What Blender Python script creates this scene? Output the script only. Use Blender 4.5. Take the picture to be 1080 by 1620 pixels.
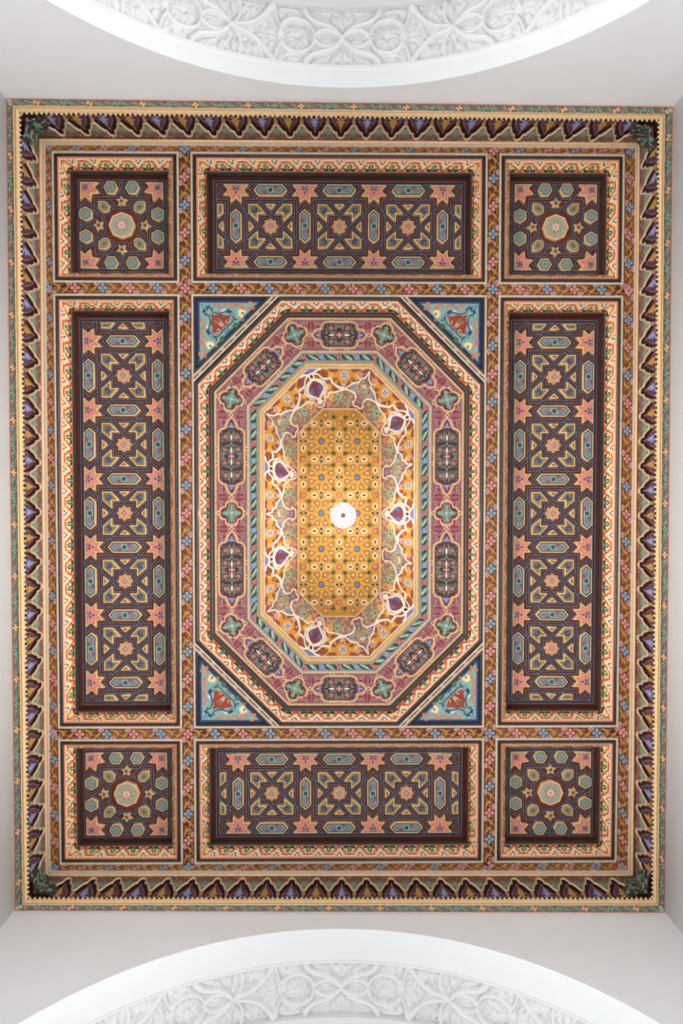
import bpy, math, random
import numpy as np
from mathutils import Matrix, Vector

# ------------------------------------------------------------------ scene reset
for _o in list(bpy.data.objects):
    bpy.data.objects.remove(_o)
SC = bpy.context.scene
COL = SC.collection
PI = math.pi
R2 = math.sqrt(.5)

# One unit = one pixel of the photograph measured on the ceiling plane; S turns it into metres.
# Local frame of everything overhead: x right, y up the picture, h downwards from the ceiling plane.
F = 1080.0
S = 4.0 / F
ZC = 5.6                      # ceiling plane above the floor (m)
ROT = (0.0, PI, 0.0)

# ------------------------------------------------------------------ camera
rx, ry, rz = -0.02786, -0.009733, -0.000594
ppx, ppy = 547.04, 841.95
def rotm(a, b, c):
    A = np.array([[1, 0, 0], [0, math.cos(a), -math.sin(a)], [0, math.sin(a), math.cos(a)]])
    B_ = np.array([[math.cos(b), 0, math.sin(b)], [0, 1, 0], [-math.sin(b), 0, math.cos(b)]])
    C_ = np.array([[math.cos(c), -math.sin(c), 0], [math.sin(c), math.cos(c), 0], [0, 0, 1]])
    return A @ B_ @ C_
Mc = np.diag([1, 1, -1]) @ rotm(rx, ry, rz) @ np.diag([-1, 1, 1])
cam_d = bpy.data.cameras.new('camera')
cam = bpy.data.objects.new('camera', cam_d)
COL.objects.link(cam)
mw = Matrix([list(r) for r in Mc.T]).to_4x4()
mw.translation = Vector((0, 0, ZC - 4.0))
cam.matrix_world = mw
cam_d.sensor_width = 36.0
cam_d.sensor_fit = 'AUTO'
cam_d.lens = F / 1620.0 * 36.0
cam_d.shift_x = -(ppx - 540) / 1620.0
cam_d.shift_y = (ppy - 810) / 1620.0
cam_d.clip_start = 0.05
SC.camera = cam

# ------------------------------------------------------------------ world, lights, exposure
SC.view_settings.view_transform = 'Standard'
SC.view_settings.look = 'None'
SC.view_settings.gamma = 1.0
SC.view_settings.use_curve_mapping = False
SC.view_settings.exposure = 0.0
W = bpy.data.worlds.new('World')
SC.world = W
W.use_nodes = True
W.node_tree.nodes['Background'].inputs[0].default_value = (0.80, 0.90, 1.0, 1)
W.node_tree.nodes['Background'].inputs[1].default_value = 0.56

def area(name, loc, target, sx, sy, power, color, spread=PI):
    l = bpy.data.lights.new(name, 'AREA')
    l.shape = 'RECTANGLE'; l.size = sx; l.size_y = sy; l.energy = power; l.color = color; l.spread = spread
    o = bpy.data.objects.new(name, l)
    COL.objects.link(o)
    o.location = loc
    d = Vector(target) - Vector(loc)
    o.rotation_euler = d.to_track_quat('-Z', 'Y').to_euler()
    return o
# unseen fill lamp added at floor level, and daylight through the two arches
area('floor_fill', (0, 0, 0.06), (0, 0, 5), 3.2, 4.0, 114, (0.985, 0.99, 1.0))
area('daylight_south', (0.0, -4.3, 1.3), (0, 0.6, 5.0), 3.0, 1.8, 34, (0.95, 0.98, 1.0))
area('daylight_north', (0.0, 4.3, 1.3), (0, -0.6, 5.0), 3.0, 1.8, 4, (1.0, 0.99, 0.98))
area('fill_west', (1.76, 0.5, 3.4), (-1.8, 0.7, 5.0), 4.4, 1.0, 50, (0.94, 0.975, 1.0), 1.1)  # unseen fill added to brighten the east wall; no window is built here
area('fill_east', (-1.76, 0.5, 3.4), (1.8, 0.7, 5.0), 4.4, 1.0, 50, (0.94, 0.975, 1.0), 1.1)  # matching added fill for the west wall, likewise without a window

# ------------------------------------------------------------------ colours and materials
def C(r, g, b, k=1.0):
    f = lambda c: ((c / 255.0 + 0.055) / 1.055) ** 2.4 if c > 10.3 else c / 255.0 / 12.92
    v = np.array([f(r), f(g), f(b)]) * k
    y = v @ (.2126, .7152, .0722)
    return np.minimum(.95, v * .9 + y * .1)         # old distemper: slightly greyed pigments

def painted(name, rough, spec, wear=0.16, bump=0.05):
    m = bpy.data.materials.new(name); m.use_nodes = True
    t = m.node_tree; n = t.nodes; b = n['Principled BSDF']
    at = n.new('ShaderNodeAttribute'); at.attribute_name = 'paint'
    co = n.new('ShaderNodeNewGeometry')
    nz = n.new('ShaderNodeTexNoise'); nz.inputs['Scale'].default_value = 55; nz.inputs['Detail'].default_value = 5
    mr = n.new('ShaderNodeMapRange'); mr.inputs[1].default_value = .3; mr.inputs[2].default_value = .7
    mr.inputs[3].default_value = 1 - wear; mr.inputs[4].default_value = 1 + wear * .6
    mx = n.new('ShaderNodeMix'); mx.data_type = 'RGBA'; mx.blend_type = 'MULTIPLY'; mx.inputs[0].default_value = 1
    t.links.new(co.outputs['Position'], nz.inputs['Vector'])
    t.links.new(nz.outputs[0], mr.inputs[0])
    t.links.new(at.outputs['Color'], mx.inputs[6]); t.links.new(mr.outputs[0], mx.inputs[7])
    t.links.new(mx.outputs[2], b.inputs['Base Color'])
    b.inputs['Roughness'].default_value = rough
    b.inputs['Specular IOR Level'].default_value = spec
    if bump:
        bp = n.new('ShaderNodeBump'); bp.inputs['Strength'].default_value = bump; bp.inputs['Distance'].default_value = .002
        t.links.new(nz.outputs[0], bp.inputs['Height']); t.links.new(bp.outputs[0], b.inputs['Normal'])
    return m
M_PAINT = painted('painted_cedar', .5, .22)
M_GLOSS = painted('lacquered_wood', .16, .5, .10, .03)
M_VARN = painted('varnished_panel', .28, .3, .08, .02)

def plain(name, col, rough=.6, spec=.3, scale=6.0, var=.03, bump=.05, emit=0.0):
    m = bpy.data.materials.new(name); m.use_nodes = True
    t = m.node_tree; n = t.nodes; b = n['Principled BSDF']
    tc = n.new('ShaderNodeTexCoord')
    nz = n.new('ShaderNodeTexNoise'); nz.inputs['Scale'].default_value = scale; nz.inputs['Detail'].default_value = 6
    rp = n.new('ShaderNodeMix'); rp.data_type = 'RGBA'
    rp.inputs[6].default_value = (*(col * (1 - var)), 1); rp.inputs[7].default_value = (*np.minimum(.97, col * (1 + var)), 1)
    t.links.new(tc.outputs['Object'], nz.inputs['Vector'])
    t.links.new(nz.outputs[0], rp.inputs[0]); t.links.new(rp.outputs[2], b.inputs['Base Color'])
    b.inputs['Roughness'].default_value = rough; b.inputs['Specular IOR Level'].default_value = spec
    if bump:
        bp = n.new('ShaderNodeBump'); bp.inputs['Strength'].default_value = bump; bp.inputs['Distance'].default_value = .01
        t.links.new(nz.outputs[0], bp.inputs['Height']); t.links.new(bp.outputs[0], b.inputs['Normal'])
    if emit:
        b.inputs['Emission Color'].default_value = (1, .93, .82, 1); b.inputs['Emission Strength'].default_value = emit
    return m
M_WALL = plain('wall_plaster', np.array([.885, .885, .895]), .7, .2)
M_STUCCO = plain('white_stucco', np.array([.82, .82, .815]), .6, .25, 9, .02, .04)
M_FLOOR = plain('pale_marble', np.array([.62, .58, .53]), .35, .4, 2.5, .1, 0)
M_WOOD = plain('dark_roof_boards', np.array([.06, .035, .025]), .7, .2)

# ------------------------------------------------------------------ mesh building
class B:
    """Collects coloured polygons in the overhead frame."""
    def __init__(self):
        self.v = []; self.c = []; self.f = []; self.cnt = []; self.n = 0
    def add(self, V, faces, col):
        V = np.asarray(V, float).reshape(-1, 3)
        col = np.asarray(col, float)
        if col.ndim == 1:
            col = np.repeat(col[None], len(V), 0)
        self.v.append(V); self.c.append(col)
        for f in faces:
            self.f.append(np.asarray(f, np.int64) + self.n); self.cnt.append(len(f))
        self.n += len(V)
    def addraw(self, V, loops, counts, col):
        self.v.append(V); self.c.append(col); self.f.append(loops + self.n)
        self.cnt.extend(list(counts)); self.n += len(V)
    def quad(self, a, b, c, d, col):
        self.add([a, b, c, d], [(0, 1, 2, 3)], col)
    def box(self, x0, x1, y0, y1, h0, h1, col):
        V = [(x, y, h) for h in (h0, h1) for y in (y0, y1) for x in (x0, x1)]
        self.add(V, [(0, 2, 3, 1), (4, 5, 7, 6), (0, 1, 5, 4), (2, 6, 7, 3), (0, 4, 6, 2), (1, 3, 7, 5)], col)
    def mesh(self, name, origin=(0, 0, 0), smooth=False, scale=S):
        V = (np.concatenate(self.v) - np.asarray(origin, float)) * scale
        L = np.concatenate(self.f).astype(np.int32); cnt = np.asarray(self.cnt, np.int32)
        me = bpy.data.meshes.new(name)
        me.vertices.add(len(V)); me.vertices.foreach_set('co', V.astype(np.float32).ravel())
        me.loops.add(len(L)); me.loops.foreach_set('vertex_index', L)
        me.polygons.add(len(cnt))
        st = np.zeros(len(cnt), np.int32); st[1:] = np.cumsum(cnt)[:-1]
        me.polygons.foreach_set('loop_start', st)
        try: me.polygons.foreach_set('loop_total', cnt)
        except Exception: pass
        if smooth:
            me.polygons.foreach_set('use_smooth', np.ones(len(cnt), bool))
        a = me.attributes.new('paint', 'FLOAT_COLOR', 'POINT')
        cc = np.concatenate([np.concatenate(self.c), np.ones((len(V), 1))], 1).astype(np.float32)
        a.data.foreach_set('color', cc.ravel())
        me.update(calc_edges=True)
        me.validate()
        return me

def link(name, me, mat, parent=None, loc=None):
    if me is not None and mat is not None and not me.materials:
        me.materials.append(mat)
    o = bpy.data.objects.new(name, me)
    COL.objects.link(o)
    if parent is not None:
        o.parent = parent
        if loc is not None:
            o.location = Vector(loc) * S
    else:
        l = loc or (0, 0, 0)
        o.location = (-l[0] * S, l[1] * S, ZC - l[2] * S)
        o.rotation_euler = ROT
    return o

class Root:
    """A top-level Empty in the overhead frame with an origin in units."""
    def __init__(self, name, label, cat, org=(0, 0, 0), group=None, structure=False):
        self.org = org
        self.o = link(name, None, None, None, org)
        self.o.empty_display_size = .1
        if structure: self.o['kind'] = 'structure'
        if label: self.o['label'] = label
        if cat and not structure: self.o['category'] = cat
        if group: self.o['group'] = group
    def part(self, name, b, mat, smooth=False, label=None, stuff=False, parent=None):
        o = link(name, b.mesh(name, self.org, smooth), mat, parent or self.o)
        if label: o['label'] = label
        if stuff: o['kind'] = 'stuff'
        return o
    def inst(self, name, me, mat, loc, rot=0.0, scl=(1, 1, 1), parent=None):
        o = link(name, me, mat, parent or self.o, tuple(np.subtract(loc, self.org)))
        o.rotation_euler = (0, 0, rot)
        o.scale = scl
        return o

def tag(o, label=None, cat=None, group=None, kind=None):
    if label: o['label'] = label
    if cat: o['category'] = cat
    if group: o['group'] = group
    if kind: o['kind'] = kind
    return o

# ---- rings: outlines with an inset d
def rect_ring(cx, cy, hx, hy):
    def f(d):
        return [(cx - hx + d, cy + hy - d), (cx + hx - d, cy + hy - d), (cx + hx - d, cy - hy + d), (cx - hx + d, cy - hy + d)]
    return f
def oct_ring(hx, hy, a, b):
    k = math.tan(PI / 8)
    def f(d):
        X, Y, A, B_ = hx - d, hy - d, a - k * d, b - k * d
        return [(-A, Y), (A, Y), (X, B_), (X, -B_), (A, -Y), (-A, -Y), (-X, -B_), (-X, B_)]
    return f
def sweep(bm, ring, rows, col):
    """rows: [(d,h)...]; one smooth band, each side its own strip so mitres stay crisp."""
    rs = [(ring(d), h) for d, h in rows]
    n = len(rs[0][0])
    for i in range(n):
        j = (i + 1) % n
        V = []
        for r, h in rs:
            V += [(*r[i], h), (*r[j], h)]
        bm.add(V, [(2 * k, 2 * k + 2, 2 * k + 3, 2 * k + 1) for k in range(len(rs) - 1)], col)
def bead(d0, h0, d1, h1, bulge, n=6):
    """half-round profile between two points, swelling towards the viewer"""
    out = []
    dx, dh = d1 - d0, h1 - h0
    L = math.hypot(dx, dh); nx, nh = -dh / L, dx / L
    if nh < 0: nx, nh = -nx, -nh
    for k in range(n + 1):
        t = k / n; s = math.sin(PI * t) * bulge
        out.append((d0 + dx * t + nx * s, h0 + dh * t + nh * s))
    return out

# ---- flat painted motifs
class Mo:
    def __init__(self):
        self.p = []; self.l = []; self.c = []; self.f = []; self.cnt = []; self.n = 0
    def poly(self, pts, col, l=1):
        p = np.asarray(pts, float)
        self.p.append(p); self.l.append(np.full(len(p), float(l) + .017 * (len(self.p) % 19))); self.c.append(np.repeat(np.asarray(col)[None], len(p), 0))
        self.f.append(np.arange(len(p)) + self.n); self.cnt.append(len(p)); self.n += len(p)
        return self
    def stroke(self, pts, w, col, l=1, w1=None, closed=False):
        p = np.asarray(pts, float); m = len(p)
        if closed:
            t = np.roll(p, -1, 0) - np.roll(p, 1, 0)
        else:
            t = np.gradient(p, axis=0)
        t /= (np.linalg.norm(t, axis=1)[:, None] + 1e-9)
        nrm = np.stack([-t[:, 1], t[:, 0]], 1)
        ww = np.linspace(w, w if w1 is None else w1, m)[:, None] / 2
        V = np.concatenate([p + nrm * ww, p - nrm * ww])
        self.p.append(V); self.l.append(np.full(2 * m, float(l) + .017 * (len(self.p) % 19))); self.c.append(np.repeat(np.asarray(col)[None], 2 * m, 0))
        k = m if closed else m - 1
        for i in range(k):
            j = (i + 1) % m
            self.f.append(np.array([i, i + m, j + m, j]) + self.n); self.cnt.append(4)
        self.n += 2 * m
        return self
    def disc(self, x, y, r, col, l=1, n=8, ry=None, rot=0):
        a = np.arange(n) * 2 * PI / n + rot
        return self.poly(np.stack([x + r * np.cos(a), y + (ry or r) * np.sin(a)], 1), col, l)
    def leaf(self, p0, p1, w, col, l=1, bend=0.0, n=4):
        p0 = np.asarray(p0, float); p1 = np.asarray(p1, float)
        d = p1 - p0; nn = np.array([-d[1], d[0]])
        t = np.linspace(0, 1, n + 1)[:, None]
        mid = p0 + d * t + nn * bend * np.sin(PI * t)
        L = np.linalg.norm(d) + 1e-9
        wd = (w / 2) * np.sin(PI * t ** .8)
        up = mid + nn / L * wd; dn = mid - nn / L * wd
        return self.poly(np.concatenate([up, dn[-2:0:-1]]), col, l)
    def flower(self, x, y, r, col, cen, l=2, n=4, rot=0.0, out=None):
        for k in range(n):
            a = rot + 2 * PI * k / n
            cx, cy = x + .62 * r * math.cos(a), y + .62 * r * math.sin(a)
            if out is not None: self.disc(cx, cy, .50 * r, out, l - .4, 6, None, a)
            self.disc(cx, cy, .38 * r, col, l, 7, None, a)
        self.disc(x, y, .3 * r, col, l + .2, 6)
        self.disc(x, y, .17 * r, cen, l + .5, 6)
        return self
    def xf(self, dx=0, dy=0, rot=0.0, sx=1.0, sy=1.0):
        m = Mo(); c, s = math.cos(rot), math.sin(rot)
        A = np.array([[c * sx, -s * sy], [s * sx, c * sy]])
        m.p = [p @ A.T + (dx, dy) for p in self.p]
        m.l, m.c, m.f, m.cnt, m.n = self.l, self.c, self.f, self.cnt, self.n
        return m
    def put(self, o, dx=0, dy=0, rot=0.0, sx=1.0, sy=1.0, jitter=True):
        """add a transformed copy of o to this motif"""
        q = o.xf(dx, dy, rot, sx, sy)
        jit = .023 * (len(self.p) % 13)
        self.p += q.p; self.l += [x + (jit if jitter else 0) for x in o.l]; self.c += o.c
        self.f += [f + self.n for f in o.f]; self.cnt += o.cnt; self.n += o.n
        return self
    def emit(self, bm, fn):
        """fn(uv Nx2, layer N) -> Nx3"""
        if not self.n: return
        P = np.concatenate(self.p); L = np.concatenate(self.l)
        bm.addraw(fn(P, L), np.concatenate(self.f), self.cnt, np.concatenate(self.c))

EPS = .14
def smooth_pts(pts, k=4, closed=False):
    p = np.asarray(pts, float); n = len(p); out = []
    rng = n if closed else n - 1
    for i in range(rng):
        if closed:
            p0, p1, p2, p3 = p[(i - 1) % n], p[i], p[(i + 1) % n], p[(i + 2) % n]
        else:
            p0, p1, p2, p3 = p[max(i - 1, 0)], p[i], p[i + 1], p[min(i + 2, n - 1)]
        for j in range(k):
            t = j / k
            out.append(.5 * ((2 * p1) + (-p0 + p2) * t + (2 * p0 - 5 * p1 + 4 * p2 - p3) * t * t + (-p0 + 3 * p1 - 3 * p2 + p3) * t ** 3))
    if not closed: out.append(p[-1])
    return np.array(out)
def spiral(cx, cy, r0, r1, a0, a1, n=9):
    t = np.linspace(0, 1, n); a = a0 + (a1 - a0) * t; r = r0 + (r1 - r0) * t
    return np.stack([cx + r * np.cos(a), cy + r * np.sin(a)], 1)
def mirx(pts): return [(-x, y) for x, y in pts]

EYE = np.array([0, 0, F])
class Quad:
    """bilinear patch: u 0..L along p00->p10, v 0..W from p00->p01"""
    def __init__(self, p00, p10, p11, p01, bulge=0.0):
        self.P = [np.asarray(p, float) for p in (p00, p10, p11, p01)]
        a, b, c, d = self.P
        self.L = .5 * (np.linalg.norm(b - a) + np.linalg.norm(c - d))
        self.W = .5 * (np.linalg.norm(d - a) + np.linalg.norm(c - b))
        n = np.cross(b - a, d - a); n /= np.linalg.norm(n)
        if n @ (EYE - (a + c) / 2) < 0: n = -n
        self.nrm = n; self.bulge = bulge
    def __call__(self, uv, l):
        a, b, c, d = self.P
        u = (uv[:, 0] / self.L)[:, None]; v = (uv[:, 1] / self.W)[:, None]
        p = a * (1 - u) * (1 - v) + b * u * (1 - v) + c * u * v + d * (1 - u) * v
        off = np.asarray(l)[:, None] * EPS + self.bulge * np.sin(PI * np.clip(v, 0, 1)) 
        return p + self.nrm * off
    def base(self, bm, col, l=0, n=1):
        for k in range(n):
            w0, w1 = self.W * k / n, self.W * (k + 1) / n
            V = self(np.array([(0, w0), (self.L, w0), (self.L, w1), (0, w1)]), np.full(4, l))
            bm.add(V, [(0, 1, 2, 3)], col)

def flat(cx, cy, h, rot=0.0, sx=1.0, sy=1.0):
    c, s = math.cos(rot), math.sin(rot)
    def fn(uv, l):
        x = uv[:, 0] * sx; y = uv[:, 1] * sy
        return np.stack([cx + c * x - s * y, cy + s * x + c * y, h + np.asarray(l) * EPS], 1)
    return fn

def offset_poly(pts, d):
    """inset a polygon (any winding) by d with mitres"""
    p = np.asarray(pts, float); n = len(p)
    ar = .5 * np.sum(p[:, 0] * np.roll(p[:, 1], -1) - np.roll(p[:, 0], -1) * p[:, 1])
    sg = 1 if ar > 0 else -1
    out = []
    for i in range(n):
        a, b, c = p[i - 1], p[i], p[(i + 1) % n]
        e1 = (b - a) / np.linalg.norm(b - a); e2 = (c - b) / np.linalg.norm(c - b)
        n1 = np.array([-e1[1], e1[0]]) * sg; n2 = np.array([-e2[1], e2[0]]) * sg
        m = n1 + n2; q = m @ n1
        m = m / max(q, .28)
        out.append(b + m * d)
    return np.array(out)

# ------------------------------------------------------------------ palette
BLACK = C(34, 33, 29); GREENBLK = C(46, 50, 43); BROWN = C(106, 44, 28); BROWN2 = C(92, 42, 30)
REDBR = C(126, 62, 42); CREAM = C(226, 190, 132); FILLET = C(204, 182, 154); GOLD = C(222, 180, 122)
SALMON = C(216, 130, 106); ORRED = C(186, 76, 48); NAVY = C(41, 37, 47); STRAPE = C(136, 130, 140)
OLIVE = C(104, 94, 38); OCHRE = C(172, 124, 50); TEAL = C(124, 164, 150); BLUEG = C(118, 144, 148)
GREEN = C(44, 84, 54); DGREEN = C(42, 66, 46); MAUVE = C(142, 94, 94); CRIM = C(150, 46, 52)
PINK = C(210, 130, 120); SKY = C(124, 150, 168); BLUE = C(84, 96, 170); WHITE = C(242, 232, 214)
TAN = C(220, 170, 116); MAROON = C(112, 48, 40); PURPLE = C(70, 50, 78); LILAC = C(170, 140, 150)
SAGE = C(124, 144, 112); LSAGE = C(160, 182, 150)

# ================================================================== STRUCTURE
# corner points measured on the photograph: TL, TR, BR, BL
G_IN = [(-456.0, 570.2), (462.5, 570.6), (464.3, -575.0), (-460.9, -570.9)]
G_OUT = [(-465.7, 580.3), (469.7, 579.8), (473.7, -584.1), (-470.0, -580.1)]
T_IN = [(-465.7, 582.5), (469.7, 578.0), (475.7, -585.0), (-468.0, -579.8)]
T_OUT = [(-474.3, 591.9), (477.1, 584.8), (483.0, -594.0), (-475.0, -588.0)]
FRM = [(-485.3, 603.4), (490.4, 597.5), (494.8, -606.4), (-488.0, -598.0)]
HF = 65.0                       # the frieze hangs this far below the ceiling plane
HFLOOR = ZC / S

b = B(); b.box(-520, 520, -640, 640, -190, -180, C(60, 40, 30))
ceiling = link('ceiling', b.mesh('ceiling'), M_WOOD); ceiling['kind'] = 'structure'
b = B()
b.box(-1900, 1900, -2600, 2600, HFLOOR, HFLOOR + 20, C(200, 190, 180))
fl = link('floor', b.mesh('floor'), M_FLOOR); fl['kind'] = 'structure'

# side walls (left / right of the picture)
def side_wall(name, a, c, out):
    b = B(); t = 30 * out
    for (p, q) in ((a, c),):
        V = [(p[0], p[1], -190), (q[0], q[1], -190), (q[0], q[1], HFLOOR), (p[0], p[1], HFLOOR)]
        V += [(x + t, y, h) for x, y, h in V]
        b.add(V, [(0, 1, 2, 3), (4, 7, 6, 5), (0, 4, 5, 1), (1, 5, 6, 2), (2, 6, 7, 3), (3, 7, 4, 0)], C(220, 215, 210))
    o = link(name, b.mesh(name), M_WALL); o['kind'] = 'structure'
side_wall('wall_west', FRM[0], FRM[3], -1)
side_wall('wall_east', FRM[1], FRM[2], 1)

# arched end walls
ARC_N = dict(cx=4.0, crown=99.0, r=462.0)
ARC_S = dict(cx=3.0, crown=106.8, r=482.0)
JAMB = 0.93                      # horseshoe: the arc runs a little past its springing
def arch_pts(A, n=64):
    """opening outline from the left foot over the crown to the right foot as (x,h)"""
    ch = A['crown'] + A['r']
    a0 = PI / 2 + 1.95
    pts = []
    for k in range(n + 1):
        t = a0 - 2 * 1.95 * k / n
        pts.append((A['cx'] + A['r'] * math.cos(t), ch - A['r'] * math.sin(t)))
    return [(pts[0][0], HFLOOR)] + pts + [(pts[-1][0], HFLOOR)]
def end_wall(name, P, Q, A):
    """flat wall from P to Q (left to right) with the arch cut out"""
    b = B(); col = C(220, 215, 210)
    yw = lambda x: P[1] + (Q[1] - P[1]) * (x - P[0]) / (Q[0] - P[0])
    pts = arch_pts(A)
    V = []; 
    arcs = [p for p in pts if p[1] < HFLOOR - 1]
    top = -190
    for k in range(len(arcs) - 1):
        (x0, h0), (x1, h1) = arcs[k], arcs[k + 1]
        if x1 <= x0: continue
        b.add([(x0, yw(x0), h0), (x1, yw(x1), h1), (x1, yw(x1), top), (x0, yw(x0), top)], [(0, 1, 2, 3)], col)
    ml = min(arcs, key=lambda p: p[0]); mr = max(arcs, key=lambda p: p[0])
    # haunches left and right of the arc, then the jambs
    L = [p for p in arcs[:arcs.index(ml) + 1]]; Rr = arcs[arcs.index(mr):]
    for e, hi in ((P, ml), (Q, mr)):
        b.add([(e[0], e[1], top), (hi[0], yw(hi[0]), top), (hi[0], yw(hi[0]), hi[1]), (e[0], e[1], hi[1])], [(0, 1, 2, 3)], col)
    for seq, e in ((L[::-1], P), (Rr, Q)):
        for k in range(len(seq) - 1):
            (x0, h0), (x1, h1) = seq[k], seq[k + 1]
            b.add([(e[0], e[1], h0), (x0, yw(x0), h0), (x1, yw(x1), h1), (e[0], e[1], h1)], [(0, 1, 2, 3)], col)
        x0, h0 = seq[-1]
        b.add([(e[0], e[1], h0), (x0, yw(x0), h0), (x0, yw(x0), HFLOOR), (e[0], e[1], HFLOOR)], [(0, 1, 2, 3)], col)
    o = link(name, b.mesh(name), M_WALL); o['kind'] = 'structure'
    return yw
ywN = end_wall('wall_north', FRM[0], FRM[1], ARC_N)
ywS = end_wall('wall_south', FRM[3], FRM[2], ARC_S)

# carved arabesque of the arch soffits as a height field: u along the arch, w across (0..1)
CL = 156.0
def carve_leaves():
    """(spine, half width at start and end, height, hatch side) for one period, upper half mirrored below"""
    up = []
    # bands leaving the node
    up.append(([(0, 0), (6, -9), (16, -18), (30, -23), (42, -28), (50, -37), (53, -46)], 3.4, 5.4, 6.4, 1))
    up.append(([(0, 0), (9, -8), (20, -13.5), (31, -11), (38, -4), (40, 0)], 2.2, 4.0, 6.0, -1))
    # medallion: an open ring of two sickles
    up.append(([(40, 0), (41, -10), (47, -20), (58, -26), (70, -26), (80, -20), (86, -10)], 2.4, 4.6, 6.8, -1))
    up.append(([(86, -12), (91, -24), (94, -36), (94, -46)], 2.0, 3.4, 5.4, 1))
    # long sickle into the next node
    up.append(([(156, 0), (146, -3.5), (133, -7), (120, -15), (109, -27), (101, -39), (98, -47)], 2.6, 5.6, 6.6, -1))
    up.append(([(156, 0), (148, -8), (143, -18), (142, -30), (144, -44)], 2.4, 4.2, 6.0, 1))
    lv = []
    for x0, y0, x1, y1, w in ((1.5, -18, 1.5, -44, 5.0), (6, -24, 16, -42, 4.6), (16, -26, 34, -40, 4.2), (26, -30, 44, -44, 3.2), (12, -3, 33, -3, 4.2),
                              (47, -3, 62, -3, 3.4), (62, -4, 52, -17, 3.6), (63, -4, 64, -20, 3.8), (64, -4, 76, -16, 3.6), (64, -3, 80, -4, 3.4), (58, -34, 80, -36, 3.6), (60, -42, 88, -42, 3.4), (70, -30, 84, -30, 2.6),
                              (92, -4, 106, -5, 4.2), (94, -10, 104, -20, 3.8), (106, -3, 122, -3, 3.4), (108, -8, 116, -10, 2.4),
                              (112, -38, 124, -20, 4.4), (120, -42, 134, -18, 4.6), (130, -44, 138, -26, 3.6), (108, -46, 112, -40, 3), (150, -18, 150, -44, 4.4), (146, -12, 152, -16, 2)):
        lv.append(([(x0, y0), ((x0 + x1) / 2, (y0 + y1) / 2), (x1, y1)], w, w, 4.8, 0))
    return up, lv
def carve(u, w, Wd):
    a = np.mod(np.abs(u), CL); y = -np.abs((w - .5) * 94.0)
    Hh = np.zeros(u.shape)
    up, lv = carve_leaves()
    for pts, w0, w1, ht, hatch in up + lv:
        q = smooth_pts(pts, 4) if hatch else np.asarray(pts, float)
        best = np.full(u.shape, 1e9); tt = np.zeros(u.shape); sg = np.zeros(u.shape); acc = 0.0
        L = np.sum(np.linalg.norm(np.diff(q, axis=0), axis=1))
        x0, x1 = q[:, 0].min() - 11, q[:, 0].max() + 11
        msk = (a > x0) & (a < x1)
        if not msk.any(): continue
        am, ym = a[msk], y[msk]
        b_, t_, s_ = best[msk], tt[msk], sg[msk]
        for i in range(len(q) - 1):
            d = q[i + 1] - q[i]; l = np.linalg.norm(d)
            px, py = am - q[i, 0], ym - q[i, 1]
            t = np.clip((px * d[0] + py * d[1]) / l ** 2, 0, 1)
            e = np.hypot(px - d[0] * t, py - d[1] * t)
            c = px * d[1] - py * d[0]
            m = e < b_
            b_ = np.where(m, e, b_); t_ = np.where(m, acc + t * l, t_); s_ = np.where(m, np.sign(c), s_)
            acc += l
        f = t_ / L
        if hatch:
            hw = (w0 + (w1 - w0) * f) * np.clip((1.03 - f) * 9, .05, 1) ** .5
            r = b_ / hw
            h = np.where(r < 1, ht * (1 - .30 * r ** 2) + .5 * np.sin(r * 7) * .4, 0)
            side = s_ * hatch > 0
            o = b_ - hw
            comb = np.where((o >= 0) & (o < 4.2) & side & (f > .08), ht * .55 * (.5 + .5 * np.sign(np.sin(t_ * 2.3))) * (1 - o / 5.2), 0)
            h = np.maximum(h, comb)
        else:
            hw = w0 * np.sin(np.pi * np.clip(.08 + .9 * f, 0, 1)) ** .8 + .15
            r = b_ / hw
            h = np.where(r < 1, ht * (1 - .45 * r) - 2.2 * np.exp(-(b_ / .7) ** 2), 0)
        Hh[msk] = np.maximum(Hh[msk], h)
    return Hh

def grid(bm, P, col):
    """P: (n,m,3) grid of points, smooth quads"""
    n, m = P.shape[:2]
    idx = np.arange(n * m).reshape(n, m)
    q = np.stack([idx[:-1, :-1], idx[1:, :-1], idx[1:, 1:], idx[:-1, 1:]], -1).reshape(-1)
    bm.addraw(P.reshape(-1, 3), q, [4] * ((n - 1) * (m - 1)), np.repeat(np.asarray(col)[None], n * m, 0))

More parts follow.
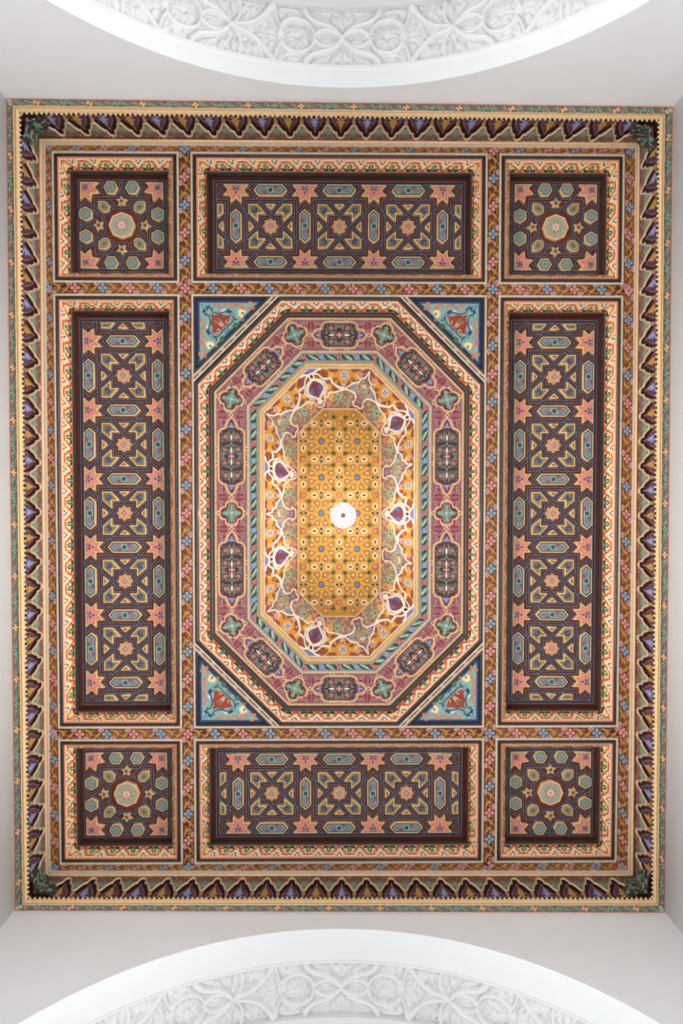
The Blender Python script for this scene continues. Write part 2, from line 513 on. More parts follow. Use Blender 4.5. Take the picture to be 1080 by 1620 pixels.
def arch(label, A, yw, sgn, t1, Wd, loc_label):
    ch = A['crown'] + A['r']; r = A['r']
    root = Root('plaster_arch', label, 'arch', (A['cx'], yw(A['cx']), A['crown']), 'arches in the end walls')
    col = C(245, 244, 240)
    def soff(ang, t, lift=0.0):
        x = A['cx'] + (r - lift) * np.sin(ang); h = ch - (r - lift) * np.cos(ang)
        return np.stack([x, yw(A['cx']) + (yw(1) - yw(0)) * (x - A['cx']) + sgn * t, h], -1)
    full = np.linspace(-1.95, 1.95, 120)
    def band(name, rows, lab=None):
        b = B()
        P = np.stack([soff(full, t, l) for t, l in rows], 1)
        for k in range(len(rows) - 1):
            grid(b, P[:, k:k + 2], col)
        # straight jambs down to the floor
        for e in (0, -1):
            for k in range(len(rows) - 1):
                p, q = P[e, k], P[e, k + 1]
                b.add([p, q, (q[0], q[1], HFLOOR), (p[0], p[1], HFLOOR)], [(0, 1, 2, 3)], col)
        return root.part(name, b, M_STUCCO, True, lab)
    band('plain_band', [(0, 0), (t1, 0)])
    band('edge_fillet', [(t1, 0), (t1 + .2, 2.6), (t1 + 2.8, 2.6), (t1 + 3, -10)])
    tc = t1 + 3
    band('rear_band', [(tc + Wd, -10), (tc + Wd + .2, 2.6), (tc + Wd + 3, 2.6), (tc + Wd + 3.2, 0), (tc + Wd + 60, 0), (tc + Wd + 60, -160)])
    ang = np.linspace(-1.08, 1.08, int(2.16 * r / 1.15)); tt = np.linspace(0, 1, int(Wd / 1.15))
    U, Wg = np.meshgrid(ang * r, tt, indexing='ij')
    Hh = carve(U, Wg, Wd)
    P = soff(np.repeat(ang[:, None], len(tt), 1), tc + Wg * Wd, -10 + 1.65 * Hh)
    b = B(); grid(b, P, col)
    root.part('carved_panel', b, M_STUCCO, False, 'white stucco carved with scrolling leaves')
    for s in (-1, 1):
        b = B(); a2 = np.linspace(1.08, 1.95, 24) * s
        grid(b, np.stack([soff(a2, tc, -10), soff(a2, tc + Wd, -10)], 1), col)
        p, q = soff(a2[-1:], tc, -10)[0], soff(a2[-1:], tc + Wd, -10)[0]
        b.add([p, q, (q[0], q[1], HFLOOR), (p[0], p[1], HFLOOR)], [(0, 1, 2, 3)], col)
        root.part('lower_soffit', b, M_STUCCO, True)
arch('white plaster arch, carved leaf soffit and narrow plain band, at the top of the photo', ARC_N, ywN, 1, 27, 80, 'n')
arch('white plaster arch, carved leaf soffit and wide plain band, at the photo bottom', ARC_S, ywS, -1, 46, 80, 's')

# ================================================================== PAINTED STRIP MOTIFS
def beam_scroll():
    m = Mo(); o1, o2, dk = C(184, 132, 52), C(168, 116, 40), C(84, 42, 22)
    m.stroke(smooth_pts([(5, 5.6), (12, 6), (19, 1), (27, -4.2), (34, -6), (40, -5)], 3), 1.2, o1, 1)
    m.leaf((8, 6), (19, -6.4), 5, o1, 1.3, .22); m.leaf((14, 5), (25, 6), 4, o2, 1.4, -.15)
    m.leaf((20, 1), (15.5, -6.6), 3.4, o2, 1.2, -.3); m.leaf((23, -3), (33, 5), 5, o1, 1.3, -.25)
    m.leaf((27, -4), (20, -7), 3, o2, 1.5, .2); m.disc(33, 2.6, 2.4, o1, 1.6, 7); m.disc(11, -1.4, 2.2, o1, 1.5, 7)
    m.stroke(smooth_pts([(9, 4.5), (14, 2), (17, -4)], 3), .9, dk, 2); m.stroke(smooth_pts([(23, -1), (28, -1), (31, 3)], 3), .9, dk, 2)
    m.stroke(spiral(33, 2.6, 1.7, .5, 0, 5, 6), .7, dk, 2.4); m.stroke(spiral(11, -1.4, 1.6, .5, 2, 7, 6), .7, dk, 2.4)
    m.stroke([(16, 6.5), (22, 3.2)], .8, dk, 2.2); m.stroke([(28, -6), (36, -2)], .8, dk, 2)
    for x, y, s in ((10.5, -6.2, 1), (34, 6.2, -1)):
        m.leaf((x - 6 * s, y), (x + 5 * s, y), 5, C(214, 178, 170), 2.2); m.leaf((x - 4.6 * s, y), (x + 3 * s, y), 3.2, C(164, 96, 92), 2.5)
    return m
SCR = beam_scroll()
FLP = Mo().flower(0, 0, 7.6, PINK, C(90, 30, 26), 3, 4, 0, C(112, 48, 40))
FLB = Mo().flower(0, 0, 7.6, SKY, C(40, 40, 60), 3, 4, 0, C(74, 60, 66))

def strip_floral(bm, q, per, first, base=REDBR, skip0=False, skip1=False, n=None):
    """floral strip on a Quad: flowers alternate, scrolls in between"""
    n = n or max(1, int(round(q.L / per))); p = q.L / n; k = p / 44.0; sy = q.W / 17.2
    m = Mo()
    for i in range(n):
        m.put(SCR, i * p, q.W / 2, 0, k, sy * (1 if i % 2 == 0 else 1))
    for i in range(n + 1):
        if (i == 0 and skip0) or (i == n and skip1): continue
        m.put(FLP if (i + first) % 2 == 0 else FLB, i * p, q.W / 2, 0, min(1, max(sy, .75)), min(1, max(sy, .66)))
    m.emit(bm, q)

# ---- the flat grid of painted beams
def beam(name, x0, x1, y0, y1, segs, vertical):
    bm = B(); bm.box(x0, x1, y0, y1, -45, 0, REDBR)
    for a, c, first, s0, s1, n in segs:
        if vertical:
            q = Quad((x1, a, 0), (x1, c, 0), (x0, c, 0), (x0, a, 0))
        else:
            q = Quad((a, y0, 0), (c, y0, 0), (c, y1, 0), (a, y1, 0))
        strip_floral(bm, q, 44, first, skip0=s0, skip1=s1, n=n)
    o = link(name, bm.mesh(name), M_PAINT, ceiling)
    return o
BX0, BX1, BY0, BY1 = 232.2, 249.4, 342.9, 360.1
bxc, byc = 240.8, 351.5
for s, f in ((-1, 0), (1, 1)):
    x0, x1 = (BX0, BX1) if s > 0 else (-BX1, -BX0)
    beam('painted_beam', x0, x1, -572, 572, [(-byc, byc, f, False, False, 16), (byc, 566, f, True, False, 5), (-566, -byc, f + 1, False, True, 5)], True)
for s in (-1, 1):
    y0, y1 = (BY0, BY1) if s > 0 else (-BY1, -BY0)
    for xa, xb, f, n in ((-bxc, bxc, 0, 11), (-455, -bxc, 1, 5), (bxc, 455, 1, 5)):
        lo = xa + (8.6 if xa > -455 else -3); hi = xb - (8.6 if xb < 455 else -3)
        bm = B(); bm.box(lo, hi, y0, y1, -45, 0, REDBR)
        q = Quad((xa, y0, 0), (xb, y0, 0), (xb, y1, 0), (xa, y1, 0))
        strip_floral(bm, q, 44, f, skip0=True if xa > -455 else False, skip1=True if xb < 455 else False, n=n)
        link('painted_beam', bm.mesh('painted_beam'), M_PAINT, ceiling)
# outer border strips between the coffers and the gilt moulding
IN = [(-447.3, 562.4), (447.3, 562.4), (447.3, -562.4), (-447.3, -562.4)]
for i in range(4):
    j = (i + 1) % 4
    bm = B()
    q = Quad((*G_IN[i], 0), (*G_IN[j], 0), (*IN[j], 0), (*IN[i], 0))
    q.base(bm, C(122, 60, 32), -1)
    strip_floral(bm, q, 44, i % 2)
    link('painted_border', bm.mesh('painted_border'), M_PAINT, ceiling)
# pale fillets round every opening
OPEN = [(x, y) for x in (-348.5, 0, 348.5) for y in (-460.9, 0, 460.9)]
def hxy(x, y): return (95.1 if x else 228.4, 97.9 if y else 339.2)
for x, y in OPEN:
    hx, hy = hxy(x, y); bm = B()
    sweep(bm, rect_ring(x, y, hx + 3.7, hy + 3.7), [(0, -.2), (.3, 1.0), (3.4, 1.0), (3.7, -3)], FILLET)
    link('pale_fillet', bm.mesh('pale_fillet'), M_PAINT, ceiling)

# ================================================================== COFFERS
def ovolo_motifs(Wd, p=34.0):
    N, G = Mo(), Mo()
    W_ = Wd
    half = [(0, .93 * W_), (1.8, .86 * W_), (4.6, .70 * W_), (6.4, .50 * W_), (9.6, .44 * W_), (10.6, .26 * W_), (17.3, .22 * W_)]
    for s in (1, -1):
        N.stroke([(s * x, y) for x, y in half], 3.1, ORRED, 2)
        N.stroke([(s * x + (s * 1.4), y - 2.6) for x, y in half[3:]], 1.0, C(250, 236, 196), 1.5)
        N.leaf((s * .6, .60 * W_), (s * 5.4, .10 * W_), 3.8, C(36, 40, 72), 2, -.25 * s)
        N.leaf((s * 1.0, .96 * W_), (s * 6.5, .97 * W_), 1.6, ORRED, 2.2)
    N.leaf((0, .60 * W_), (0, .06 * W_), 4.4, C(246, 240, 226), 2.4)
    N.stroke([(0, .5 * W_), (0, .2 * W_)], .9, C(60, 64, 110), 2.8)
    N.stroke(spiral(0, .90 * W_, 1.9, 1.9, 0, 2 * PI, 8), 1.1, ORRED, 2.6)
    for s in (1, -1):
        H_ = Mo()
    def ghalf(s):
        g = Mo()
        g.leaf((0, .88 * W_), (s * 11.5, .66 * W_), 5.6, C(40, 66, 38), 2, .16 * s)
        g.leaf((0, .90 * W_), (s * 3.8, .32 * W_), 3.8, C(44, 76, 44), 2.1, -.3 * s)
        g.poly([(0, .40 * W_), (s * 1.7, .6 * W_), (0, .82 * W_)], C(244, 238, 220), 2.6)
        return g
    GL, GR = ghalf(-1), ghalf(1)
    G.put(GL); G.put(GR)
    return N, G, GL, GR
def ovolo(bm, ring, d0, h0, d1, h1, bulge, per=34.0):
    n = len(ring(0))
    for i in range(n):
        j = (i + 1) % n
        a, c = ring(d0), ring(d1)
        q = Quad((*a[i], h0), (*a[j], h0), (*c[j], h1), (*c[i], h1), bulge)
        k = max(1, int(round(q.L / per))); p = q.L / k
        q.base(bm, C(228, 196, 130), 0, 6)
        N, G, GL, GR = ovolo_motifs(q.W)
        m = Mo()
        m.poly([(0, 0), (q.L, 0), (q.L, q.W * .10), (0, q.W * .10)], C(222, 140, 100), 1)
        m.poly([(0, q.W * .93), (q.L, q.W * .93), (q.L, q.W), (0, q.W)], C(206, 118, 84), 1)
        m.poly([(0, q.W * .20), (q.L, q.W * .20), (q.L, q.W * .30), (0, q.W * .30)], C(232, 172, 110), .6)
        sc = p / 34.0
        for t in range(k): m.put(N, (t + .5) * p, 0, 0, sc, 1)
        for t in range(1, k): m.put(G, t * p, 0, 0, sc, 1)
        m.put(GR, 0, 0, 0, sc, 1); m.put(GL, q.L, 0, 0, sc, 1)
        m.emit(bm, q)

# ---- raised blocks
HB = 5.0
def block(outline, rims, fill, motif=None, hb=HB, side=CREAM):
    """prism standing on the ground (h=0) with concentric painted rims on its face"""
    bm = B(); p0 = np.asarray(outline, float); n = len(p0)
    levels = [(0.0, 0.0, side), (.5, hb, side)]
    d = .5
    seq = [(p0, 0.0), (offset_poly(p0, .5), hb)]
    cols = [side]
    for w, col in rims:
        d += w
        seq.append((offset_poly(p0, d), hb)); cols.append(col)
    for k in range(len(seq) - 1):
        (a, ha), (c, hc) = seq[k], seq[k + 1]
        V = np.concatenate([np.c_[a, np.full(n, ha)], np.c_[c, np.full(n, hc)]])
        bm.add(V, [(i, (i + 1) % n, (i + 1) % n + n, i + n) for i in range(n)], cols[k])
    bm.add(np.c_[seq[-1][0], np.full(n, hb)], [tuple(range(n))], fill)
    if motif is not None:
        motif.emit(bm, flat(0, 0, hb))
    return bm
def starpoly(n, r0, r1, rot=0.0):
    return [((r0 if k % 2 == 0 else r1) * math.cos(rot + PI * k / n), (r0 if k % 2 == 0 else r1) * math.sin(rot + PI * k / n)) for k in range(2 * n)]
def regpoly(n, r, rot=0.0):
    return [(r * math.cos(rot + 2 * PI * k / n), r * math.sin(rot + 2 * PI * k / n)) for k in range(n)]
def fleur(col, s=1.0):
    m = Mo()
    m.leaf((0, -5 * s), (0, 6 * s), 3.0 * s, col, 1); m.leaf((0, -3 * s), (-5 * s, 4 * s), 2.4 * s, col, 1.2, -.2); m.leaf((0, -3 * s), (5 * s, 4 * s), 2.4 * s, col, 1.2, .2)
    m.leaf((0, -2 * s), (0, 4 * s), 1.3 * s, C(170, 180, 190), 2)
    return m
# long hexagon (points along +-x)
LHEX = [(-27.5, 0), (-19.3, 9.3), (19.3, 9.3), (27.5, 0), (19.3, -9.3), (-19.3, -9.3)]
mm = Mo()
for s in (1, -1):
    mm.leaf((s * 4.5, 0), (s * 19, 0), 7.5, C(138, 98, 108), 1); mm.leaf((s * 3, 0), (s * 13, 3 * s), 4.6, C(120, 84, 100), 1.4, .3); mm.leaf((s * 6, 0), (s * 16, 0), 1.6, BLUEG, 1.8)
mm.disc(0, 0, 5.2, C(150, 178, 176), 2, 10); mm.disc(0, 0, 3.9, C(44, 84, 58), 2.6, 8)
ME_LHEX = block(LHEX, [(1.5, CREAM), (1.7, DGREEN)], BLUEG, mm).mesh('hexagon_block')
# chevron block of the NE quadrant
CHEV = [(35.1, 35.5), (20.8, 35.5), (6.7, 19.6), (19.5, 19.6), (19.5, 6.7), (35.1, 20.8)]
mm = Mo()
mm.poly([(20.5, 21.5), (29, 21.5), (31.5, 31.5), (21.5, 29)], OCHRE, 1)
mm.leaf((21, 21), (31, 31), 6.5, C(52, 64, 104), 2); mm.leaf((23, 20.5), (30.5, 24), 3.2, C(52, 64, 104), 2.2); mm.leaf((20.5, 23), (24, 30.5), 3.2, C(52, 64, 104), 2.2)
mm.leaf((23, 23), (30, 30), 1.6, C(104, 130, 160), 3)
ME_CHEV = block(CHEV, [(1.5, CREAM), (1.4, OLIVE), (1.0, OCHRE)], C(112, 104, 48), mm).mesh('chevron_block')
# triangle
TRI = [(-9.3, 35.5), (9.3, 35.5), (0, 26.2)]
mm = Mo(); mm.leaf((0, 29.5), (0, 34.5), 1.8, OCHRE, 1.5); mm.leaf((-1, 33), (-3.6, 33.6), 1.2, OCHRE, 1.5); mm.leaf((1, 33), (3.6, 33.6), 1.2, OCHRE, 1.5)
ME_TRI = block(TRI, [(1.4, CREAM)], C(96, 52, 34), mm).mesh('triangle_block')
# half pink star, flat edge at x=-8.9
PSTAR = [(-8.9, 21.2), (0, 13), (8.9, 21.2), (9, 9), (21.2, 8.9), (13, 0), (21.2, -8.9), (9, -9), (8.9, -21.2), (0, -13), (-8.9, -21.2)]
mm = Mo(); nv = C(52, 58, 96)
mm.leaf((-4, 0), (8, 0), 3.6, nv, 1); mm.leaf((-4.5, 0), (-.5, 7.5), 2.6, nv, 1.2, -.2); mm.leaf((-4.5, 0), (-.5, -7.5), 2.6, nv, 1.2, .2)
mm.leaf((-6, 1), (-4.5, 6.5), 1.8, nv, 1.3); mm.leaf((-6, -1), (-4.5, -6.5), 1.8, nv, 1.3); mm.leaf((-3.5, 0), (4, 0), 1.6, C(176, 186, 190), 2)
ME_PSTAR = block(PSTAR, [(1.5, CREAM), (1.0, ORRED)], SALMON, mm).mesh('star_block')
# centre star
mm = Mo(); mm.flower(0, 0, 5.2, C(206, 92, 84), C(240, 226, 190), 1.5)
ME_CSTAR = block(starpoly(8, 13.2, 10.0), [(1.2, C(226, 160, 110)), (1.2, ORRED), (.8, CREAM)], C(150, 160, 122), mm).mesh('rosette_block')
# clipped chevron of the panel ends (NE quadrant, kept below y=33 of the next cell mirrored)
ECH = [(35.1, 35.5), (20.8, 35.5), (12.0, 25.4), (35.1, 25.4)]
mm = Mo(); mm.poly([(22, 28.4), (31.5, 28.4), (31.5, 32.5), (22.6, 32.5)], OCHRE, 1); mm.leaf((22, 30.5), (32, 30.5), 3, C(74, 84, 96), 2)
ME_ECH = block(ECH, [(1.4, CREAM), (1.2, OLIVE)], C(112, 104, 48), mm).mesh('chevron_block')

# ---- interlaced straps
SW = 4.3
def strap(bm, pts, h0, h1, w=SW, closed=False):
    p = np.asarray(pts, float); n = len(p)
    offs = [-w / 2, -w / 2 + .65, w / 2 - .65, w / 2]
    t = []
    for i in range(n):
        a = p[i - 1] if (i > 0 or closed) else None; c = p[(i + 1) % n] if (i < n - 1 or closed) else None
        e1 = (p[i] - a) / np.linalg.norm(p[i] - a) if a is not None else None
        e2 = (c - p[i]) / np.linalg.norm(c - p[i]) if c is not None else None
        if e1 is None: e1 = e2
        if e2 is None: e2 = e1
        n1 = np.array([-e1[1], e1[0]]); n2 = np.array([-e2[1], e2[0]])
        m = n1 + n2; t.append(m / max(m @ n1, .3))
    t = np.array(t)
    rows = [np.c_[p + t * o, np.full(n, h1)] for o in offs]
    low = [np.c_[p + t * offs[0], np.full(n, h0)], np.c_[p + t * offs[3], np.full(n, h0)]]
    seq = [(low[0], rows[0], C(62, 44, 48)), (rows[0], rows[1], STRAPE), (rows[1], rows[2], NAVY), (rows[2], rows[3], STRAPE), (rows[3], low[1], C(62, 44, 48))]
    k = n if closed else n - 1
    for A_, B_, col in seq:
        bm.add(np.concatenate([A_, B_]), [(i, (i + 1) % n, (i + 1) % n + n, i + n) for i in range(k)], col)
def over(bm, x, y, ang, h0, h1, L=9.0, w=SW):
    c, s = math.cos(ang) * L / 2, math.sin(ang) * L / 2
    strap(bm, [(x - c, y - s), (x + c, y + s)], h0, h1, w)

PC = 110.7
def rot90(p, k):
    for _ in range(k): p = [(-y, x) for x, y in p]
    return p
def clip_line(pts, X, Y):
    """keep the part of a polyline inside |x|<=X, |y|<=Y"""
    out = []; cur = []
    for i in range(len(pts) - 1):
        a, c = np.array(pts[i], float), np.array(pts[i + 1], float)
        t0, t1 = 0.0, 1.0; d = c - a; ok = True
        for ax, lim in ((0, X), (1, Y)):
            for sg in (1, -1):
                q = lim - sg * a[ax]; r = sg * d[ax]
                if abs(r) < 1e-9:
                    if q < -1e-6: ok = False
                elif r > 0: t1 = min(t1, q / r)
                else: t0 = max(t0, q / r)
        if not ok or t1 - t0 < 1e-4:
            if cur: out.append(cur); cur = []
            continue
        p, q = a + d * t0, a + d * t1
        if not cur: cur = [tuple(p), tuple(q)]
        elif np.linalg.norm(np.array(cur[-1]) - p) < 1e-4: cur.append(tuple(q))
        else: out.append(cur); cur = [tuple(p), tuple(q)]
        if t1 < 1 - 1e-6: out.append(cur); cur = []
    if cur: out.append(cur)
    return out

HFL = -35.0
def lattice_long(root, cx, cy, ncell, horizontal, yscale=1.0):
    """rows of eight-pointed rosettes; built along local y, turned for the horizontal coffers"""
    X, Y = 67.6, ncell * PC / 2 + 33.6
    rotz = -PI / 2 if horizontal else 0.0
    cr, sr = math.cos(rotz), math.sin(rotz)
    xs = yscale
    def T(x, y): return (cx + cr * x * xs - sr * y, cy + sr * x * xs + cr * y)
    bm = B(); path = []
    base = [(-35.9, 55.35), (0, 19.4), (4.3, 15.1), (15.1, 15.1), (15.1, 4.1), (19.4, 0), (55.35, -35.9)]
    cells = [(0, (k - (ncell - 1) / 2) * PC) for k in range(ncell)]
    allc = [(i * PC, (k - (ncell - 1) / 2) * PC) for k in range(-1, ncell + 1) for i in (-1, 0, 1)]
    tmp = B(); h1 = 2.4
    for ci, (ax, ay) in enumerate(allc):
        for k in range(4):
            pts = [(x + ax, y + ay) for x, y in rot90(base, k)]
            for seg in clip_line(pts, X, Y): strap(tmp, seg, 0, h1 + .004 * k)
        sq = [(ax - 40, ay - 40), (ax + 40, ay - 40), (ax + 40, ay + 40), (ax - 40, ay + 40)]
        if abs(ax) < 1 and abs(ay) + 41 < Y: strap(tmp, sq, 0, h1 + .05, SW, True)
        else:
            for seg in clip_line(sq + [sq[0]], X, Y): strap(tmp, seg, 0, h1 + .05)
        # over-crossings
        for k in range(4):
            a = k * PI / 2
            px, py = 19.4 * math.cos(a), 19.4 * math.sin(a)
            if abs(ax + px) < X - 2 and abs(ay + py) < Y - 2: over(tmp, ax + px, ay + py, a + PI / 4, 0, h1 + .5, 8)
            for s in (-1, 1):
                px, py = 40 * math.cos(a) - s * 20.6 * math.sin(a), 40 * math.sin(a) + s * 20.6 * math.cos(a)
                if abs(ax + px) < X - 3 and abs(ay + py) < Y - 3:
                    ang = a + PI / 2 if s > 0 else a + PI / 4
                    over(tmp, ax + px, ay + py, ang, 0, h1 + .5, 9.5)
    # border
    strap(tmp, [(-X, -Y), (X, -Y), (X, Y), (-X, Y)], 0, h1 + .2, 5.0, True)
    bm = B()
    for v, c, in zip(tmp.v, tmp.c):
        xy = np.array([T(x, y) for x, y in v[:, :2]])
        bm.v.append(np.c_[xy, v[:, 2] + HFL]); bm.c.append(c)
    bm.f, bm.cnt, bm.n = tmp.f, tmp.cnt, tmp.n
    root.part('strapwork', bm, M_PAINT, label='interlaced navy straps with pale blue edges', parent=root.base)
    def put(name, me, x, y, r):
        px, py = T(x, y)
        # local scale follows the coffer's slight stretch across
        root.inst(name, me, M_PAINT, (px, py, HFL), rotz + r, parent=root.base)
    for _, ay in cells:
        put('rosette_block', ME_CSTAR, 0, ay, 0)
        for k in range(4):
            put('chevron_block', ME_CHEV, 0, ay, k * PI / 2); put('triangle_block', ME_TRI, 0, ay, k * PI / 2)
        for s in (-1, 1): put('hexagon_block', ME_LHEX, s * PC / 2, ay, PI / 2)
    for k in range(ncell + 1):
        by = (k - ncell / 2) * PC
        put('hexagon_block', ME_LHEX, 0, by, 0)
        put('star_block', ME_PSTAR, -PC / 2, by, 0); put('star_block', ME_PSTAR, PC / 2, by, PI)
    for s in (-1, 1):
        ay = s * (ncell + 1) / 2 * PC
        r = PI if s > 0 else 0.0
        px, py = T(0, ay)
        put('triangle_block', ME_TRI, 0, ay, r)
        for f in (0, 1):
            o = root.inst('chevron_block', ME_ECH if f == 0 else ME_ECHM, M_PAINT, (px, py, HFL), rotz + r, parent=root.base)
mm2 = Mo(); mm2.poly([(-22, 28.4), (-31.5, 28.4), (-31.5, 32.5), (-22.6, 32.5)], OCHRE, 1); mm2.leaf((-22, 30.5), (-32, 30.5), 3, C(74, 84, 96), 2)
ME_ECHM = block(mirx(ECH), [(1.4, CREAM), (1.2, OLIVE)], C(112, 104, 48), mm2).mesh('chevron_block')

# ---- square rosette lattice
mm = Mo(); mm.disc(0, 0, 4.2, C(128, 150, 160), 1, 8); mm.disc(0, 0, 2.4, C(140, 104, 120), 1.6, 6)
ME_HEX = block(regpoly(6, 11.8), [(1.4, CREAM), (1.5, C(86, 90, 44)), (1.2, C(130, 152, 130))], C(110, 134, 128), mm).mesh('hexagon_block')
mm = Mo(); mm.disc(0, 0, 2.6, C(76, 92, 150), 1, 6)
IHEX = [(9.2, 9.2), (-2.5, 9.2), (-9.4, 2.6), (-9.4, -5.2), (-5.2, -9.4), (2.6, -9.4), (9.2, -2.5)]
ME_IHEX = block(IHEX, [(1.4, CREAM), (1.6, C(92, 94, 40)), (1.2, C(190, 160, 90))], C(120, 116, 66), mm).mesh('hexagon_block')
mm = Mo(); mm.disc(0, 0, 2.2, C(96, 60, 36), 1, 5)
ME_S5 = block(starpoly(5, 10.2, 4.6, PI / 2), [(1.1, CREAM)], C(150, 104, 50), mm).mesh('star_block')
QST = [(-10, 10), (20, 10), (12.5, 3.4), (21, -6.5), (8.2, -8.2), (6.5, -21), (-3.4, -12.5), (-10, -20)]
mm = Mo()
for a in (PI * .25, PI * .75, PI * 1.25, PI * 1.75): mm.leaf((-1 + 1 * math.cos(a), 1 + math.sin(a)), (-1 + 7 * math.cos(a), 1 + 7 * math.sin(a)), 3.0, C(96, 104, 128), 1.2, .1)
for a in (0, PI / 2, PI, 1.5 * PI): mm.leaf((-1, 1), (-1 + 5 * math.cos(a), 1 + 5 * math.sin(a)), 2.2, C(84, 96, 80), 1)
ME_QST = block(QST, [(1.5, CREAM), (.9, ORRED)], SALMON, mm).mesh('star_block')
mm = Mo()
for k in range(8):
    a = k * PI / 4
    mm.leaf((1.2 * math.cos(a), 1.2 * math.sin(a)), (9.4 * math.cos(a), 9.4 * math.sin(a)), 4.2, C(176, 84, 76), 1); mm.leaf((1.5 * math.cos(a), 1.5 * math.sin(a)), (8.4 * math.cos(a), 8.4 * math.sin(a)), 2.8, C(236, 196, 172), 1.6)
    mm.leaf((6 * math.cos(a + .39), 6 * math.sin(a + .39)), (10 * math.cos(a + .39), 10 * math.sin(a + .39)), 1.6, C(176, 84, 76), 1.2)
ME_OCT = block(regpoly(8, 21.5, PI / 8 * 0), [(1.6, CREAM), (1.5, C(220, 140, 110))], C(154, 160, 132), mm).mesh('rosette_block')
def lattice_square(root, cx, cy):
    X = 68.2; Yk = 1.035
    tmp = B(); h1 = 2.4
    def st(pts, dz=0.0, closed=False):
        if closed: strap(tmp, pts, 0, h1 + dz, 4.1, True)
        else:
            for seg in clip_line(pts, X, X): strap(tmp, seg, 0, h1 + dz, 4.1)
    for k in range(4):
        r = lambda p: rot90(p, k)
        st(r([(23, 71), (36, 55.4), (12.5, 30), (0, 27.5), (-12.5, 30), (-36, 55.4), (-23, 71)]), .01 * k)
        st(r([(30, 12.5), (12.5, 30)]), .06)
        st(r([(-6, 71), (7, 42), (42, 42), (42, 7), (71, -6)]), .03)
        for (x, y, a) in ((12.8, 30.2, PI / 4), (0, 57, 2.0), (25, 42, PI * .25), (-25, 42, 0)):
            px, py = rot90([(x, y)], k)[0]; over(tmp, px, py, a + k * PI / 2, 0, h1 + .4, 8, 4.1)
    strap(tmp, [(-X, -X), (X, -X), (X, X), (-X, X)], 0, h1 + .2, 4.1, True)
    bm = B()
    for v, c in zip(tmp.v, tmp.c):
        bm.v.append(np.c_[v[:, 0] + cx, v[:, 1] * Yk + cy, v[:, 2] + HFL]); bm.c.append(c)
    bm.f, bm.cnt, bm.n = tmp.f, tmp.cnt, tmp.n
    root.part('strapwork', bm, M_PAINT, label='interlaced navy straps with pale blue edges', parent=root.base)
    put = lambda name, me, x, y, r=0.0: root.inst(name, me, M_PAINT, (cx + x, cy + y * Yk, HFL), r, parent=root.base)
    put('rosette_block', ME_OCT, 0, 0)
    for k in range(4):
        a = k * PI / 2
        q = lambda x, y: rot90([(x, y)], k)[0]
        for s in (-1, 1): put('hexagon_block', ME_HEX, *q(s * 17.2, 57.5), a)
        put('hexagon_block', ME_IHEX, *q(28.4, 28.4), a)
        put('star_block', ME_S5, *q(0, 37), a)
        put('star_block', ME_QST, *q(-56.5, 56.5), a)

def coffer(name, label, cat, cx, cy, hx, hy, kind):
    root = Root(name, label, cat, (cx, cy, 0), 'square corner coffers' if kind == 'sq' else 'long coffers round the octagon')
    ring = rect_ring(cx, cy, hx, hy)
    b = B(); sweep(b, ring, [(0, -3)] + bead(.2, -.5, 5.2, -.5, 2.4), BLACK); sweep(b, ring, [(5.2, -.5), (6.4, -.6)], C(196, 104, 72))
    root.part('outer_bead', b, M_GLOSS, True, 'black lacquered outer bead')
    b = B(); ovolo(b, ring, 6.4, -.6, 17.6, -18, 1.6); sweep(b, ring, [(17.6, -18), (18.5, -18.4)], C(158, 62, 42))
    root.part('painted_moulding', b, M_VARN, False, 'cream moulding painted with red zigzag and green buds')
    b = B(); sweep(b, ring, bead(18.5, -18.4, 21.2, -29, 1.6), GREENBLK)
    root.part('inner_bead', b, M_GLOSS, True, 'dark green inner bead')
    b = B(); sweep(b, ring, [(21.2, -29), (21.7, -31.5), (22.7, -33.6), (24.2, -35)], C(88, 36, 26))
    r = ring(24.2); b.add([(*p, HFL) for p in r], [(0, 1, 2, 3)], BROWN)
    root.base = root.part('back_panel', b, M_PAINT, False, 'dark brown sunk ground')
    if kind == 'sq': lattice_square(root, cx, cy)
    elif kind == 'v': lattice_long(root, cx, cy, 5, False, 1.0)
    else: lattice_long(root, cx, cy, 3, True, 1.03)
    return root
for sx, sy, w in ((-1, 1, 'top left'), (1, 1, 'top right'), (-1, -1, 'bottom left'), (1, -1, 'bottom right')):
    coffer('square_coffer', 'small square painted coffer with octagon rosette, in the %s corner of the ceiling' % w, 'coffer', sx * 348.5, sy * 460.9, 95.1, 97.9, 'sq')
for sx, w in ((-1, 'left'), (1, 'right')):
    coffer('long_coffer', 'tall painted coffer with five star rosettes, %s of the central octagon' % w, 'coffer', sx * 348.5, 0, 95.1, 339.2, 'v')
for sy, w in ((1, 'above'), (-1, 'below')):
    coffer('long_coffer', 'wide painted coffer with three star rosettes, %s the central octagon' % w, 'coffer', 0, sy * 460.9, 228.4, 97.9, 'h')

# ================================================================== OCTAGONAL DOME
OC = oct_ring(228.3, 339.2, 94.0, 204.5)
dome = Root('octagonal_dome', 'deep octagonal painted recess with gold star panel at the centre of the ceiling', 'coffer', (0, 0, 0))
b = B(); sweep(b, OC, [(0, -3)] + bead(.2, -.4, 6.0, -.4, 2.6), BLACK); sweep(b, OC, [(6.0, -.4), (7.0, -.8)], C(206, 118, 84))
dome.part('outer_bead', b, M_GLOSS, True, 'black lacquered outer bead')
b = B(); ovolo(b, OC, 7.0, -.8, 20.6, -9, 2.2); sweep(b, OC, [(20.6, -9), (22.0, -9.6)], C(166, 66, 44))
dome.part('painted_moulding', b, M_VARN, False, 'cream moulding painted with red zigzag and green buds')
b = B(); sweep(b, OC, bead(22.0, -9.6, 28.2, -12, 2.0), GREENBLK)
dome.part('inner_bead', b, M_GLOSS, True, 'dark green inner bead')
HR = -12.0
